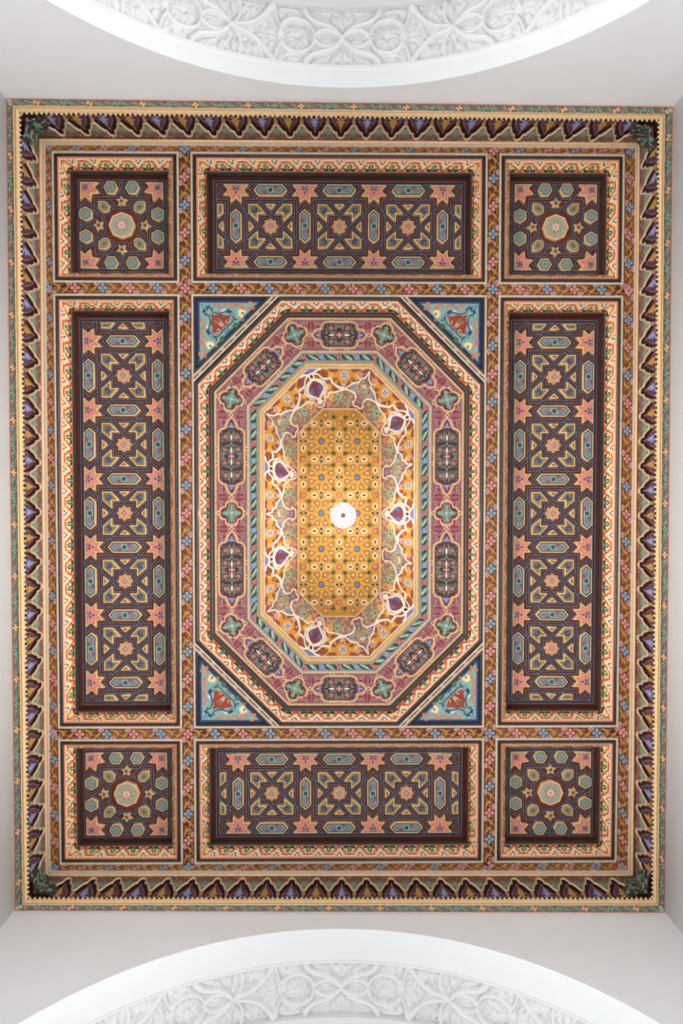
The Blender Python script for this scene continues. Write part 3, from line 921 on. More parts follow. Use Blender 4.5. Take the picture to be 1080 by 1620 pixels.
# -- cartouche ring
b = B()
sweep(b, OC, [(28.2, HR), (29.6, HR)], C(120, 62, 40)); sweep(b, OC, [(29.6, HR), (32.6, HR)], TAN)
sweep(b, OC, [(32.6, HR), (81.4, HR)], MAUVE); sweep(b, OC, [(81.4, HR), (84.6, HR)], TAN)
def quatre():
    m = Mo(); TN, DK = TAN, C(98, 44, 32)
    t = np.linspace(0, 2 * PI, 49)[:-1]
    r = 11.5 + 5.2 * np.abs(np.cos(2 * t)) ** .8
    pts = np.stack([r * np.cos(t), r * np.sin(t)], 1)
    m.poly(pts, DK, 1); m.stroke(pts * 1.05, 3.2, TN, 2, None, True)
    m.stroke(pts * .93, .7, C(60, 26, 20), 2.4, None, True)
    for k in range(4):
        a = k * PI / 2; c, s = math.cos(a), math.sin(a)
        for q, ww in ((4, 5.2), (8.2, 4.6)):
            for sd in (-1, 1):
                m.leaf((c * (q - 1), s * (q - 1)), (c * (q + 4) - s * 3.0 * sd, s * (q + 4) + c * 3.0 * sd), ww * .6, C(106, 150, 128), 2)
        m.leaf((2 * c, 2 * s), (15.4 * c, 15.4 * s), 3.4, C(118, 162, 138), 2.6)
        a += PI / 4; c, s = math.cos(a), math.sin(a)
        m.leaf((2 * c, 2 * s), (9 * c, 9 * s), 4.2, C(104, 152, 128), 2.4); m.stroke([(3 * c, 3 * s), (8 * c, 8 * s)], .6, GREEN, 3)
    m.disc(0, 0, 2.6, C(224, 190, 176), 3.2, 8); m.disc(0, 0, 1.3, C(150, 120, 130), 3.6, 6)
    return m
QF = quatre().xf(0, 0, 0, 1.12, 1.12)
TIE = Mo(); TIE.disc(0, 0, 3.6, TAN, 2.6, 9); TIE.disc(0, 0, 1.4, C(50, 24, 20), 3.2, 6)
def filigree(Lb):
    """one quarter is mirrored four ways: scrolls on a near black ground"""
    m = Mo(); gl, pk, mr, og, dg = C(150, 150, 136), C(172, 122, 122), C(136, 52, 44), C(196, 116, 56), C(34, 62, 48)
    n = max(1, int(round(Lb / 26))); p = Lb / n
    for i in range(n):
        x = (i + .5) * p
        for s in (1, -1):
            q = Mo()
            q.disc(0, 9.2, 5.0, mr, 1.2, 9); q.disc(.6, 9.4, 2.6, og, 1.6, 7)
            q.stroke(spiral(0, 9.2, 6.2, 2.4, -2.4, 3.4, 12), 1.2, gl, 2, .8)
            q.leaf((-6, 4), (-9, 13), 4.0, dg, 1.4, .3); q.leaf((5, 4), (9, 12), 4.0, dg, 1.4, -.3)
            q.leaf((-3, 14.6), (5, 16), 2.6, dg, 1.4); q.leaf((2, 9), (5, 5), 2.4, dg, 2.2)
            q.stroke(smooth_pts([(-p / 2, 1), (-6, 2.6), (-8, 8), (-4, 15), (3, 16.5)], 3), .9, pk, 2.2)
            q.stroke(smooth_pts([(p / 2, 2), (7, 3), (9, 8), (6, 14), (10, 16.6)], 3), .9, pk, 2.2)
            q.stroke(spiral(-9, 14, 2.4, .7, 0, 5, 7), .8, gl, 2.4); q.stroke(spiral(10, 4.2, 2.2, .7, 2, 7, 7), .8, gl, 2.4)
            r_ = random.Random(i * 7 + 3)
            for t in range(9):
                xx, yy, aa = r_.uniform(-12, 12), r_.uniform(2, 17), r_.uniform(0, 6)
                q.stroke(spiral(xx, yy, 2.6, .8, aa, aa + 4, 6), .75, gl if t % 2 else pk, 2.5 + .05 * t)
            m.put(q, x, 0, 0, p / 26, s)
        m.leaf((x - 5.5, 0), (x + 5.5, 0), 3.4, C(222, 220, 196), 3)
        if i < n - 1: m.disc(x + p / 2, 0, 1.8, SKY, 3)
    return m
def cartouche(Lb, Lt):
    """half length of the body Lb, of the tip Lt"""
    m = Mo(); DK = C(92, 42, 32)
    hb = 20.5; r = 9.0
    q = [(0, hb), (Lb - r, hb)] + [(Lb - r + r * math.sin(a), hb - r + r * math.cos(a)) for a in (.5, 1.0, 1.5)]
    q += [(Lb + .6, 9.2), (Lb + 5, 9.0), (Lb + 9, 7.2), (Lt - 2, 3.2), (Lt, 0)]
    up = q; full = up + [(x, -y) for x, y in up[-2::-1]]
    full = full + [(-x, y) for x, y in [(x, -y) for x, y in up][1:]] + [(-x, y) for x, y in up[-2:0:-1]]
    P = np.array(full)
    m.poly(P, DK, 1); m.stroke(P * [1.0, 1.0], 3.3, TAN, 2.4, None, True)
    Pi = P * [(Lb - 1.6) / Lb, .9]; m.stroke(Pi, .7, C(60, 28, 22), 2.0, None, True)
    m.poly([(-Lb + 4, 13), (-Lb + 8, 17.4), (Lb - 8, 17.4), (Lb - 4, 13), (Lb - 4, -13), (Lb - 8, -17.4), (-Lb + 8, -17.4), (-Lb + 4, -13)], C(58, 50, 44), 1.1)
    fg = filigree(Lb - 4)
    m.put(fg, 0, 0); m.put(fg, 0, 0, 0, -1, 1)
    m.flower(0, 0, 5.2, PINK, C(250, 230, 200), 4)
    for s in (-1, 1):
        x = s * (Lb + 4.2)
        m.leaf((x - 3 * s, 0), (x + 6 * s, 0), 4.6, C(126, 152, 190), 3); m.leaf((x - 3 * s, .5), (x + 1.5 * s, 5.4), 3.4, C(110, 138, 178), 3, .2 * s); m.leaf((x - 3 * s, -.5), (x + 1.5 * s, -5.4), 3.4, C(110, 138, 178), 3, -.2 * s)
        for t in (-1, 1):
            m.put(TIE, 11.5 * s, t * (hb + 3.3)); m.stroke([(11.5 * s, t * (hb + 1)), (11.5 * s, t * (hb + 6))], 2.2, TAN, 2.2)
    return m
def palmette():
    """crimson sprig filling a corner of the mauve field, growing towards +x +y"""
    m = Mo(); ln = C(196, 146, 146)
    m.leaf((0, 0), (12, 2), 4.6, CRIM, 1.2, -.2); m.leaf((1, 1), (8, 11), 4.4, CRIM, 1.2, .2); m.leaf((7, 3), (15, 10), 4.2, CRIM, 1.4, .2)
    m.leaf((8, 1), (19, 6), 3.0, CRIM, 1.2, -.15); m.leaf((3, 7), (4, 16), 3.0, CRIM, 1.2, .2)
    m.stroke(smooth_pts([(-2, 0), (5, 3.5), (10, 8), (9, 13)], 3), .8, ln, 2); m.stroke(spiral(6, 9, 2.8, .9, 0, 5, 8), .8, ln, 2)
    m.stroke(smooth_pts([(2, -1), (10, .5), (17, 3), (20, 8)], 3), .8, ln, 2)
    m.disc(9.5, 7, 1.3, C(50, 26, 30), 2.4, 6); m.disc(4, 13.4, .8, WHITE, 2.4, 5); m.disc(13, 10.5, .8, WHITE, 2.4, 5)
    return m
PAL = palmette().xf(0, 0, 0, 1.2, 1.15)
mid = OC(56.6)
ring_m = []
for i in range(8):
    p, q = np.array(mid[i]), np.array(mid[(i + 1) % 8])
    ang = math.atan2(*(q - p)[::-1]); Ls = np.linalg.norm(q - p); ce = (p + q) / 2
    m = Mo()
    longs = i in (2, 6)
    if longs:
        hl = Ls / 4; ca = cartouche(44, 61)
        for s in (-1, 1): m.put(ca, s * Ls / 4, 0)
        m.put(QF, 0, 0); m.put(TIE, 0, 21.5); m.put(TIE, 0, -21.5)
        for s in (-1, 1):
            m.put(TIE, s * 25, 0); m.put(TIE, s * (Ls / 2 - 25), 0)
            m.stroke([(s * 16, 0), (s * 31, 0)], 2.2, TAN, 2.2); m.stroke([(s * (Ls / 2 - 32), 0), (s * (Ls / 2 - 16), 0)], 2.2, TAN, 2.2)
        ks = [(-1, -1), (-1, 1), (1, -1), (1, 1)]
        for sx, sy in ks:
            m.put(PAL, sx * 24, sy * 3.5, 0, -sx * .95, sy * 1.05); m.put(PAL, sx * 27, sy * 4, 0, sx * .9, sy * 1.0)
            m.put(PAL, sx * (Ls / 2 - 27), sy * 4, 0, -sx * .9, sy * 1.0)
            if sy < 0: m.put(PAL, sx * (Ls / 2 - 21), sy * 7, 0, sx * .75, sy * .8)
            else: m.put(PAL, sx * (Ls / 2 - 22), sy * 6, 0, sx * .95, sy * .95)
    else:
        m.put(cartouche(28.5, 43), 0, 0)
        for s in (-1, 1):
            m.put(TIE, s * 47, 0); m.stroke([(s * 42, 0), (s * 55, 0)], 2.2, TAN, 2.2)
            for t in (-1, 1):
                m.put(PAL, s * 44, t * 5, 0, -s * .85, t * .95)
                if t > 0: m.put(PAL, s * 46, t * 6, 0, s * .95, t * .95)
                else: m.put(PAL, s * 47, t * 6.5, 0, s * .7, t * .8)
    m.emit(b, flat(ce[0], ce[1], HR, ang))
for i in range(8):
    x, y = mid[i]
    p, q = np.array(mid[(i - 1) % 8]), np.array(mid[(i + 1) % 8])
    ang = math.atan2(*(q - p)[::-1])
    QF.emit(b, flat(x, y, HR + .05, ang))
    dn = np.array([-math.sin(ang), math.cos(ang)])
    for s in (-1, 1): TIE.emit(b, flat(x + dn[0] * s * 21.5, y + dn[1] * s * 21.5, HR, ang))
dome.part('cartouche_band', b, M_PAINT, False, 'mauve band painted with dark cartouches and green quatrefoils')
# -- blue green flower band
b = B()
sweep(b, OC, [(84.6, HR), (87.2, HR)], C(120, 146, 156)); sweep(b, OC, [(87.2, HR), (96.2, HR)], C(48, 56, 58)); sweep(b, OC, [(96.2, HR), (98.6, HR)], C(120, 146, 156))
BGM = Mo()
BGM.poly([(6, -4.4), (16, -4.4), (24, 4.4), (12, 4.4)], C(58, 98, 76), 1)
BGM.poly([(3.6, -1), (8, 4.4), (1, 4.4)], C(176, 122, 60), 1); BGM.poly([(19, -4.4), (27, -4.4), (26, .8)], C(176, 122, 60), 1)
BGM.stroke([(8, -4), (22, 4)], .9, C(214, 222, 190), 2)
for t in (.25, .45, .65, .85):
    x, y = 8 + 14 * t, -4 + 8 * t
    BGM.leaf((x, y), (x + 4.0, y + .2), 1.4, C(196, 212, 176), 2.2); BGM.leaf((x, y), (x - .2, y + 3.4), 1.4, C(170, 196, 160), 2.2)
FR = Mo().flower(0, 0, 5.0, C(224, 118, 106), C(120, 40, 40), 3, 4, PI / 4, C(70, 30, 30))
FB2 = Mo().flower(0, 0, 5.0, C(132, 168, 196), C(70, 90, 130), 3, 5, .3, C(40, 50, 60))
rA, rB = OC(87.2), OC(96.2)
for i in range(8):
    j = (i + 1) % 8
    q = Quad((*rA[i], HR), (*rA[j], HR), (*rB[j], HR), (*rB[i], HR))
    n = max(2, int(round(q.L / 30))); n += n % 2; p = q.L / n; m = Mo()
    for k in range(n): m.put(BGM, k * p, q.W / 2, 0, p / 30, q.W / 9)
    for k in range(n): m.put(FR if k % 2 == 0 else FB2, k * p, q.W / 2)
    m.emit(b, q)
dome.part('flower_band', b, M_PAINT, False, 'blue edged band of red and blue flowers')
b = B(); sweep(b, OC, bead(98.6, HR, 107.0, HR - 1.5, 4.2, 8), C(216, 166, 98))
dome.part('gilt_moulding', b, M_GLOSS, True, 'rounded gilt moulding')
# -- sloping arabesque cove
D0, H0, D1, H1 = 107.0, -13.5, 155.0, -133.0
cA, cB = np.array([(*p, H0) for p in OC(D0)]), np.array([(*p, H1) for p in OC(D1)])
cm = (cA + cB) / 2
seglen = np.array([np.linalg.norm(cm[(i + 1) % 8] - cm[i]) for i in range(8)]); cum = np.concatenate([[0], np.cumsum(seglen)]); PER = cum[-1]
cnrm = []
for i in range(8):
    j = (i + 1) % 8; n_ = np.cross(cA[j] - cA[i], cB[i] - cA[i]); n_ /= np.linalg.norm(n_)
    cnrm.append(n_ if n_ @ (EYE - cm[i]) > 0 else -n_)
cnrm = np.array(cnrm)
VW = np.linalg.norm((cA[0] + cA[1]) / 2 - (cB[0] + cB[1]) / 2)
def cove_fn(uv, l):
    s = np.mod(uv[:, 0], PER); i = np.clip(np.searchsorted(cum, s, 'right') - 1, 0, 7); j = (i + 1) % 8
    f = ((s - cum[i]) / seglen[i])[:, None]; v = uv[:, 1][:, None]
    return (cA[i] * (1 - f) + cA[j] * f) * (1 - v) + (cB[i] * (1 - f) + cB[j] * f) * v + cnrm[i] * (np.asarray(l)[:, None] * EPS * 1.3)
b = B()
for i in range(8):
    j = (i + 1) % 8
    b.add([cA[i], cA[j], cB[j], cB[i]], [(0, 1, 2, 3)], C(152, 78, 60))
# white border lines
for v0, v1 in ((.0, .025), (.975, 1.0)):
    for i in range(8):
        f0, f1 = cum[i] + .001, cum[i + 1] - .001
        b.add(cove_fn(np.array([(f0, v0), (f1, v0), (f1, v1), (f0, v1)]), np.full(4, 3.0)), [(0, 1, 2, 3)], WHITE)
# bulbs: where they sit on the photograph (ceiling units at mid height)
bul = [(-99.3, 69.8), (-99.6, -72.6), (-42.2, -208.6), (97.9, -155.1), (104.9, -1.2), (97.0, 150.6), (-40.8, 210.4)]
def peri(pt):
    best = None
    for i in range(8):
        a, c = cm[i][:2], cm[(i + 1) % 8][:2]; d = c - a
        t = np.clip(np.dot(np.array(pt) - a, d) / (d @ d), 0, 1); e = np.linalg.norm(a + d * t - pt)
        if best is None or e < best[0]: best = (e, cum[i] + t * seglen[i])
    return best[1]
bs = sorted(peri(p) for p in bul)
def cove_motif(half_l, half_r):
    """arabesque around one bulb; left and right half periods in units; v is 0..1"""
    m = Mo(); WR = C(250, 240, 222); YG = C(224, 152, 44); YL = C(240, 190, 92); RD = C(158, 66, 44)
    ASP = 57.0        # painted stretched up the slope, so it reads round from below
    def T(pts, hp): return [(t * 2 * hp, v) for t, v in pts]
    def S_(pts, w, col, l, hp, k=4, w1=None):
        """stroke given in (t,v): thickness handled in real units"""
        p = smooth_pts(T(pts, hp), k); q = p.copy(); q[:, 1] *= ASP
        tg = np.gradient(q, axis=0); tg /= np.linalg.norm(tg, axis=1)[:, None] + 1e-9
        nn = np.stack([-tg[:, 1], tg[:, 0]], 1); n_ = len(q); ww = np.linspace(w, w if w1 is None else w1, n_)[:, None] / 2
        V = np.concatenate([q + nn * ww, q - nn * ww]); V[:, 1] /= ASP
        m.p.append(V); m.l.append(np.full(2 * n_, float(l))); m.c.append(np.repeat(np.asarray(col)[None], 2 * n_, 0))
        for i in range(n_ - 1):
            m.f.append(np.array([i, i + n_, i + n_ + 1, i + 1]) + m.n); m.cnt.append(4)
        m.n += 2 * n_
    def sub(mo, t, v, hp, rot=0.0, sc=1.0, flip=1):
        q = mo.xf(0, 0, rot, sc, sc * flip)
        q.p = [np.c_[p[:, 0] + t * 2 * hp, p[:, 1] / ASP + v] for p in q.p]
        m.put(q)
    # fragments in real units
    gold = Mo(); gold.disc(0, 0, 11, YG, 2, 12); gold.disc(0, 0, 8.2, C(150, 78, 40), 2.3, 12); gold.disc(0, 0, 7.4, YL, 2.4, 12); gold.disc(0, 0, 5.2, C(150, 84, 60), 2.6, 10); gold.disc(0, 0, 4.6, C(214, 214, 226), 2.8, 10)
    for k in range(4): gold.disc(2.2 * math.cos(k * PI / 2 + .78), 2.2 * math.sin(k * PI / 2 + .78), 1.4, BLUE, 3.2, 6)
    for s in (-1, 1):
        gold.leaf((s * 8, -3), (s * 24, -7), 6, YG, 1.8, .25 * s); gold.leaf((s * 7, 2), (s * 20, 9), 4.5, YG, 1.8, -.3 * s); gold.leaf((s * 16, -4), (s * 30, 3), 4.6, YL, 1.9, .3 * s)
        gold.leaf((s * 9, 6), (s * 13, 15), 4, YG, 1.8, -.2 * s); gold.leaf((s * 20, -6), (s * 31, -10), 3.4, YG, 1.8); gold.stroke(spiral(s * 20, 0, 4, 1.2, 0, 5 * s, 8), 1.3, YL, 2.2)
    bud = Mo(); bud.leaf((0, -6), (0, 7), 8.5, C(240, 196, 178), 2); bud.leaf((0, -4), (0, 4), 4.6, RD, 2.4); bud.leaf((0, -2), (0, 2.5), 2, WR, 2.8)
    def vines(w, h, seed, c1, c2):
        r = random.Random(seed); g = Mo()
        for k in range(int(w * h / 9)):
            x, y = r.uniform(-w / 2, w / 2), r.uniform(-h / 2, h / 2); a = r.uniform(0, 6.28)
            if r.random() < .55: g.leaf((x, y), (x + 5.4 * math.cos(a), y + 5.4 * math.sin(a)), 1.9, c1 if r.random() < .6 else c2, 1.4 + r.random() * .6, r.uniform(-.3, .3), 3)
            else: g.stroke(spiral(x, y, 3.0, .9, a, a + 3.6, 6), .8, c2 if r.random() < .7 else c1, 1.5 + r.random() * .6)
            if r.random() < .3: g.disc(x, y, 1.1, C(214, 150, 80) if r.random() < .5 else C(190, 90, 90), 2.4, 5)
        return g
    tul = Mo()
    for s in (-1, 0, 1): tul.leaf((0, -6), (s * 5, 7), 4.2, C(214, 146, 158), 2 + .2 * abs(s), .15 * s); 
    tul.stroke([(-1.6, -4), (-3, 4)], .6, C(150, 70, 90), 3); tul.stroke([(1.6, -4), (3, 4)], .6, C(150, 70, 90), 3)
    rtul = Mo()
    for s in (-2, -1, 0, 1, 2): rtul.leaf((0, -7), (s * 4, 7 - abs(s)), 3.2, C(228, 150, 134), 2 + .2 * abs(s), .1 * s)
    btul = Mo()
    for s in (-1, 0, 1): btul.leaf((0, -7), (s * 6, 6 - abs(s)), 4.4, C(136, 166, 206), 2 + .2 * abs(s), .2 * s)
    btul.leaf((0, -4), (0, 3), 1.6, C(60, 76, 140), 3)
    gfl = Mo()
    for k in range(7): gfl.leaf((0, 0), (7 * math.cos(k * .9), 7 * math.sin(k * .9)), 3.4, C(146, 192, 158), 2.2)
    gfl.disc(0, 0, 1.8, C(40, 60, 50), 3, 6)
    wleaf = Mo(); wleaf.leaf((0, -8), (0, 8), 5, C(238, 232, 204), 3); wleaf.leaf((0, -6), (0, 6), 2, C(180, 200, 160), 3.3)
    BUL = [(0, .75), (.035, .66), (.085, .52), (.095, .42), (.07, .33), (.03, .28), (0, .27)]
    for sgn, hp in ((-1, half_l), (1, half_r)):
        g = lambda pts: [(sgn * t, v) for t, v in pts]
        lineA = [(.0, .93), (.03, .915), (.055, .85), (.08, .69), (.115, .68), (.133, .58), (.205, .56), (.30, .49), (.37, .36), (.426, .325), (.444, .26), (.48, .21), (.5, .06)]
        lineB = [(0, .145), (.06, .14), (.10, .24), (.17, .25), (.19, .36), (.25, .46), (.30, .49), (.357, .52), (.42, .60), (.444, .73), (.43, .86), (.46, .915), (.5, .92)]
        # fields
        m.poly(T(g([(0, .92), (.05, .86), (.08, .69), (.133, .58), (.205, .56), (.29, .48), (.19, .36), (.17, .25), (.1, .24), (.06, .15), (0, .15)]), hp), C(160, 82, 44), .5)
        m.poly(T(g([(.30, .50), (.42, .60), (.444, .73), (.43, .86), (.38, .97), (.06, .97), (.08, .71), (.133, .60), (.205, .57)]), hp), C(160, 114, 98), .6)
        m.poly(T(g([(.30, .49), (.37, .36), (.426, .325), (.444, .26), (.48, .2), (.5, .1), (.5, .9), (.45, .88), (.444, .73), (.42, .60), (.357, .52)]), hp), C(156, 98, 82), .6)
        S_(g(lineA), 2.4, WR, 4, hp, 4); S_(g(lineB), 2.4, WR, 4.3, hp, 4)
        S_(g([(.30, .49), (.25, .455), (.19, .36), (.165, .30)]), 5.0, WR, 4.2, hp, 4, 2.0)
        S_(g([(.43, .86), (.41, .80), (.42, .76)]), 2.2, WR, 4.3, hp, 4, 1)
        m.poly(T(g(BUL), hp), C(132, 62, 72), 2)
        S_(g(BUL), 3.2, WR, 4, hp, 4); S_(g([(.03, .27), (.09, .30), (.12, .40), (.10, .56), (.05, .70)]), 4.4, WR, 3.8, hp, 4, 1)
        S_(g([(.08, .30), (.13, .26), (.145, .30)]), 2.6, C(190, 206, 176), 4, hp, 3, .5)
        # leaves inside the bulb
        fb = Mo()
        fb.leaf((0, 0), (sgn * 9, 4), 3, BLUE, 2.6, .3 * sgn); fb.leaf((0, 0), (sgn * 4, 9), 3, BLUE, 2.6, -.3 * sgn); fb.stroke(spiral(sgn * 6, 1, 3.4, 1, 0, 5, 7), 1.1, C(128, 134, 200), 3)
        sub(fb, .02 * sgn, .40, hp, 0, 1.15); sub(fb, .035 * sgn, .47, hp, .3 * sgn, .8); sub(fb, .01 * sgn, .57, hp, .2 * sgn, .8)
        # gold scrolls around the bulb
        gs = Mo(); gs.leaf((0, 0), (16, 4), 6, YG, 1.8, .3); gs.leaf((4, 1), (12, 12), 4.6, YL, 2, -.3); gs.stroke(spiral(9, 3, 5, 1.4, 0, 5, 8), 1.4, YL, 2.4); gs.leaf((10, 3), (22, 0), 4, YG, 1.9, -.2)
        sub(gs, .13 * sgn, .46, hp, PI * .5 if sgn > 0 else PI * .5, 1.0, -sgn); sub(gs, .07 * sgn, .80, hp, -PI * .55, .95, sgn); sub(gs, .19 * sgn, .46, hp, PI * .9 if sgn > 0 else .1, .8, sgn); sub(gs, .10 * sgn, .66, hp, PI * .3 if sgn > 0 else PI * .7, .8, -sgn)
        # edge medallion, buds and tulips
        sub(gold, .29 * sgn, .17, hp); sub(bud, .29 * sgn, .37, hp)
        sub(tul, .425 * sgn, .13, hp, -.9 * sgn, .95)
        # green fields
        sub(vines(.26 * 2 * hp, .34 * ASP, 3, C(134, 170, 136), C(196, 200, 166)), .26 * sgn, .78, hp)
        sub(gfl, .235 * sgn, .68, hp); sub(rtul, .10 * sgn, .86, hp, -.5 * sgn, .95); sub(rtul, .37 * sgn, .93, hp, 1.2 * sgn, .7)
        sub(vines(.13 * 2 * hp, .42 * ASP, 5, C(138, 172, 138), C(200, 200, 168)), .44 * sgn, .47, hp)
        sub(btul, .385 * sgn, .45, hp, .8 * sgn, .85); sub(wleaf, .5 * sgn, .42, hp, PI / 2, .8); sub(btul, .495 * sgn, .76, hp, 0, .8)
        # blue half flower on the rim below the bulb, dark eye
        S_(g([(0, .145), (.03, .12), (.06, .06), (.10, .03)]), 2.4, WR, 4, hp, 3)
        m.poly(T(g([(0, .02), (.06, .02), (.02, .10), (0, .11)]), hp), C(120, 130, 196), 2)
    pal = Mo()
    for k in range(5): pal.leaf((0, 0), (8 * math.sin((k - 2) * .6), 8 * math.cos((k - 2) * .6)), 3.4, WR, 4.4)
    sub(pal, 0, .74, half_r, 0, 1.2)
    eye = Mo(); eye.disc(0, 0, 5.0, WR, 4.4, 9); eye.disc(0, 0, 2.6, C(30, 44, 34), 4.8, 7)
    sub(eye, 0, .195, half_r)
    return m
EDGES = sorted([c + k * PER for c in cum[:-1] for k in (-1, 0, 1)])
def fold(mo):
    """split every painted shape where it runs over a corner of the cove"""
    P = np.concatenate(mo.p); L = np.concatenate(mo.l); Cc = np.concatenate(mo.c)
    out = Mo()
    def emit(p, l, c):
        out.p.append(p); out.l.append(np.full(len(p), l)); out.c.append(np.repeat(c[None], len(p), 0))
        out.f.append(np.arange(len(p)) + out.n); out.cnt.append(len(p)); out.n += len(p)
    def half(p, x, sg):
        r = []
        for i in range(len(p)):
            a, c = p[i], p[(i + 1) % len(p)]
            ia, ic = sg * (a[0] - x) <= 1e-9, sg * (c[0] - x) <= 1e-9
            if ia: r.append(a)
            if ia != ic:
                t = (x - a[0]) / (c[0] - a[0]); r.append(a + (c - a) * t)
        return np.array(r)
    for f in mo.f:
        p, l, c = P[f], float(L[f[0]]), Cc[f[0]]
        for x in EDGES:
            if p[:, 0].min() < x - .05 and p[:, 0].max() > x + .05:
                q = half(p, x, 1)
                if len(q) > 2:
                    q = q.copy(); q[:, 0] = np.minimum(q[:, 0], x - .002); emit(q, l, c)
                p = half(p, x, -1)
                if len(p) < 3: break
        if len(p) > 2: emit(p, l, c)
    return out
for k, s0 in enumerate(bs):
    sl = s0 - bs[k - 1] if k else s0 + PER - bs[-1]
    sr = (bs[(k + 1) % 7] - s0) if k < 6 else bs[0] + PER - s0
    q = fold(cove_motif(sl / 2, sr / 2).xf(s0, 0))
    q.emit(b, cove_fn)
dome.part('arabesque_cove', b, M_VARN, False, 'sloping red brown cove painted with white ribbon arabesques')

# -- gold star panel
b = B()
pp = OC(D1); b.add([(*p, H1) for p in pp], [tuple(range(8))], C(200, 134, 8))
GP = 63.6
LT = C(238, 190, 92); DK = C(176, 120, 26)
st = Mo(); GD = C(214, 152, 14)
_paths = []
for k in range(8):
    a0 = k * PI / 4
    _paths.append([(6.5 * math.cos(a0 + .28), 6.5 * math.sin(a0 + .28)), (14 * math.cos(a0 + .1), 14 * math.sin(a0 + .1)), (25.2 * math.cos(a0 - .04), 25.2 * math.sin(a0 - .04))])
for k in range(4):
    _paths.append(rot90([(-.30 * GP, .4 * GP), (0, .4 * GP), (.30 * GP, .4 * GP), (.45 * GP, .55 * GP), (.60 * GP, .70 * GP)], k))
for n_, q in enumerate(_paths):
    st.stroke(q, 4.0, LT, .4 + 1.0 * (n_ % 3)); st.stroke(q, 2.8, GD, .86 + 1.0 * (n_ % 3))
pet = Mo()
ptl = [(5.2, 0), (3.2, 4.0), (-1.6, 4.6), (-5.0, 1.6), (-5.0, -1.6), (-1.6, -4.6), (3.2, -4.0)]
pet.poly(ptl, C(120, 60, 40), 2); pet.poly([(x * .74, y * .74) for x, y in ptl], C(214, 168, 106), 2.4)
lz = Mo(); lz.poly([(-7.5, 0), (-2.6, 4.6), (2.6, 4.6), (7.5, 0), (2.6, -4.6), (-2.6, -4.6)], C(238, 216, 168), 2); lz.poly([(-4.4, 0), (0, 2.3), (4.4, 0), (0, -2.3)], C(112, 50, 44), 2.5)
bow = Mo()
for s in (-1, 1): bow.poly([(s * 1.0, 0), (s * 4.0, 3.0), (s * 7.4, 0), (s * 4.0, -3.0)], C(36, 48, 72), 2.2); bow.poly([(s * .4, 0), (s * 4.0, 4.2), (s * 8.6, 0), (s * 4.0, -4.2)], C(226, 196, 130), 1.9)
gst = Mo(); gst.poly(starpoly(5, 5.2, 2.1, PI / 2), C(40, 88, 66), 2.2); gst.stroke([(0, 0), (0, -8.5)], 1.3, C(40, 80, 66), 2.2, .6); gst.stroke([(0, 0), (8.5, 0)], 1.3, C(40, 80, 66), 2.2, .6)
bst = Mo(); bst.poly(starpoly(8, 5.8, 4.6), C(44, 50, 90), 2.2); bst.disc(0, 0, 3.8, C(126, 150, 200), 2.6, 8); bst.disc(0, 0, 1.6, C(60, 80, 150), 3, 6)
rst = Mo(); rst.poly(starpoly(8, 5.8, 4.4), C(150, 50, 46), 2.2); rst.disc(0, 0, 3.6, C(232, 160, 140), 2.6, 8); rst.disc(0, 0, 1.5, C(190, 80, 76), 3, 6)
def inside(x, y, mg):
    X, Y = 73.3 - mg, 184.2 - mg
    return abs(x) < X and abs(y) < Y and abs(x) + abs(y) < 73.3 + 140.3 - mg * 1.41
gm = Mo(); gm2 = Mo()
for ix in range(-3, 4):
    for iy in range(-5, 6):
        bx, by = (ix + .5) * GP, iy * GP
        for mo_, ox, oy, rr, mg in [(bst, 0, 0, 0, 5), (rst, GP / 2, GP / 2, 0, 5), (bow, GP / 2, 0, 0, 7), (bow, 0, GP / 2, PI / 2, 7)] + \
            [(gst, sx * .335 * GP, sy * .335 * GP, {(1, 1): 0, (-1, 1): PI / 2, (-1, -1): PI, (1, -1): -PI / 2}[(sx, sy)] + PI, 8) for sx in (-1, 1) for sy in (-1, 1)] + \
            [(pet, 18.9 * math.cos(PI / 8 + k * PI / 4), 18.9 * math.sin(PI / 8 + k * PI / 4), PI / 8 + k * PI / 4 + PI, 6) for k in range(8)] + \
            [(lz, GP / 2 + 19.5 * math.cos(k * PI / 2), GP / 2 + 19.5 * math.sin(k * PI / 2), k * PI / 2, 6) for k in range(4)]:
            if inside(bx + ox, by + oy, mg): gm2.put(mo_, bx + ox, by + oy, rr)
        # strap lines, dropped where they would run over the edge
        for k in range(len(st.p)):
            pts = st.p[k] + (bx, by)
            if all(inside(x, y, .5) for x, y in pts):
                q = Mo(); q.p = [pts]; q.l = [st.l[k]]; q.c = [st.c[k]]; q.n = len(pts)
                mm_ = len(pts) // 2
                q.f = [np.array([i, i + mm_, i + mm_ + 1, i + 1]) for i in range(mm_ - 1)]; q.cnt = [4] * (mm_ - 1)
                gm.put(q, jitter=False)
gm.emit(b, flat(0, 0, H1)); gm2.emit(b, flat(0, 0, H1 + .55))
gring = lambda d: OC(D1 + d)
sweep(b, gring, [(0, H1 + .8), (2.2, H1 + .8)], C(214, 160, 64))
dome.part('gold_star_panel', b, M_PAINT, False, 'gold panel painted with interlaced stars')

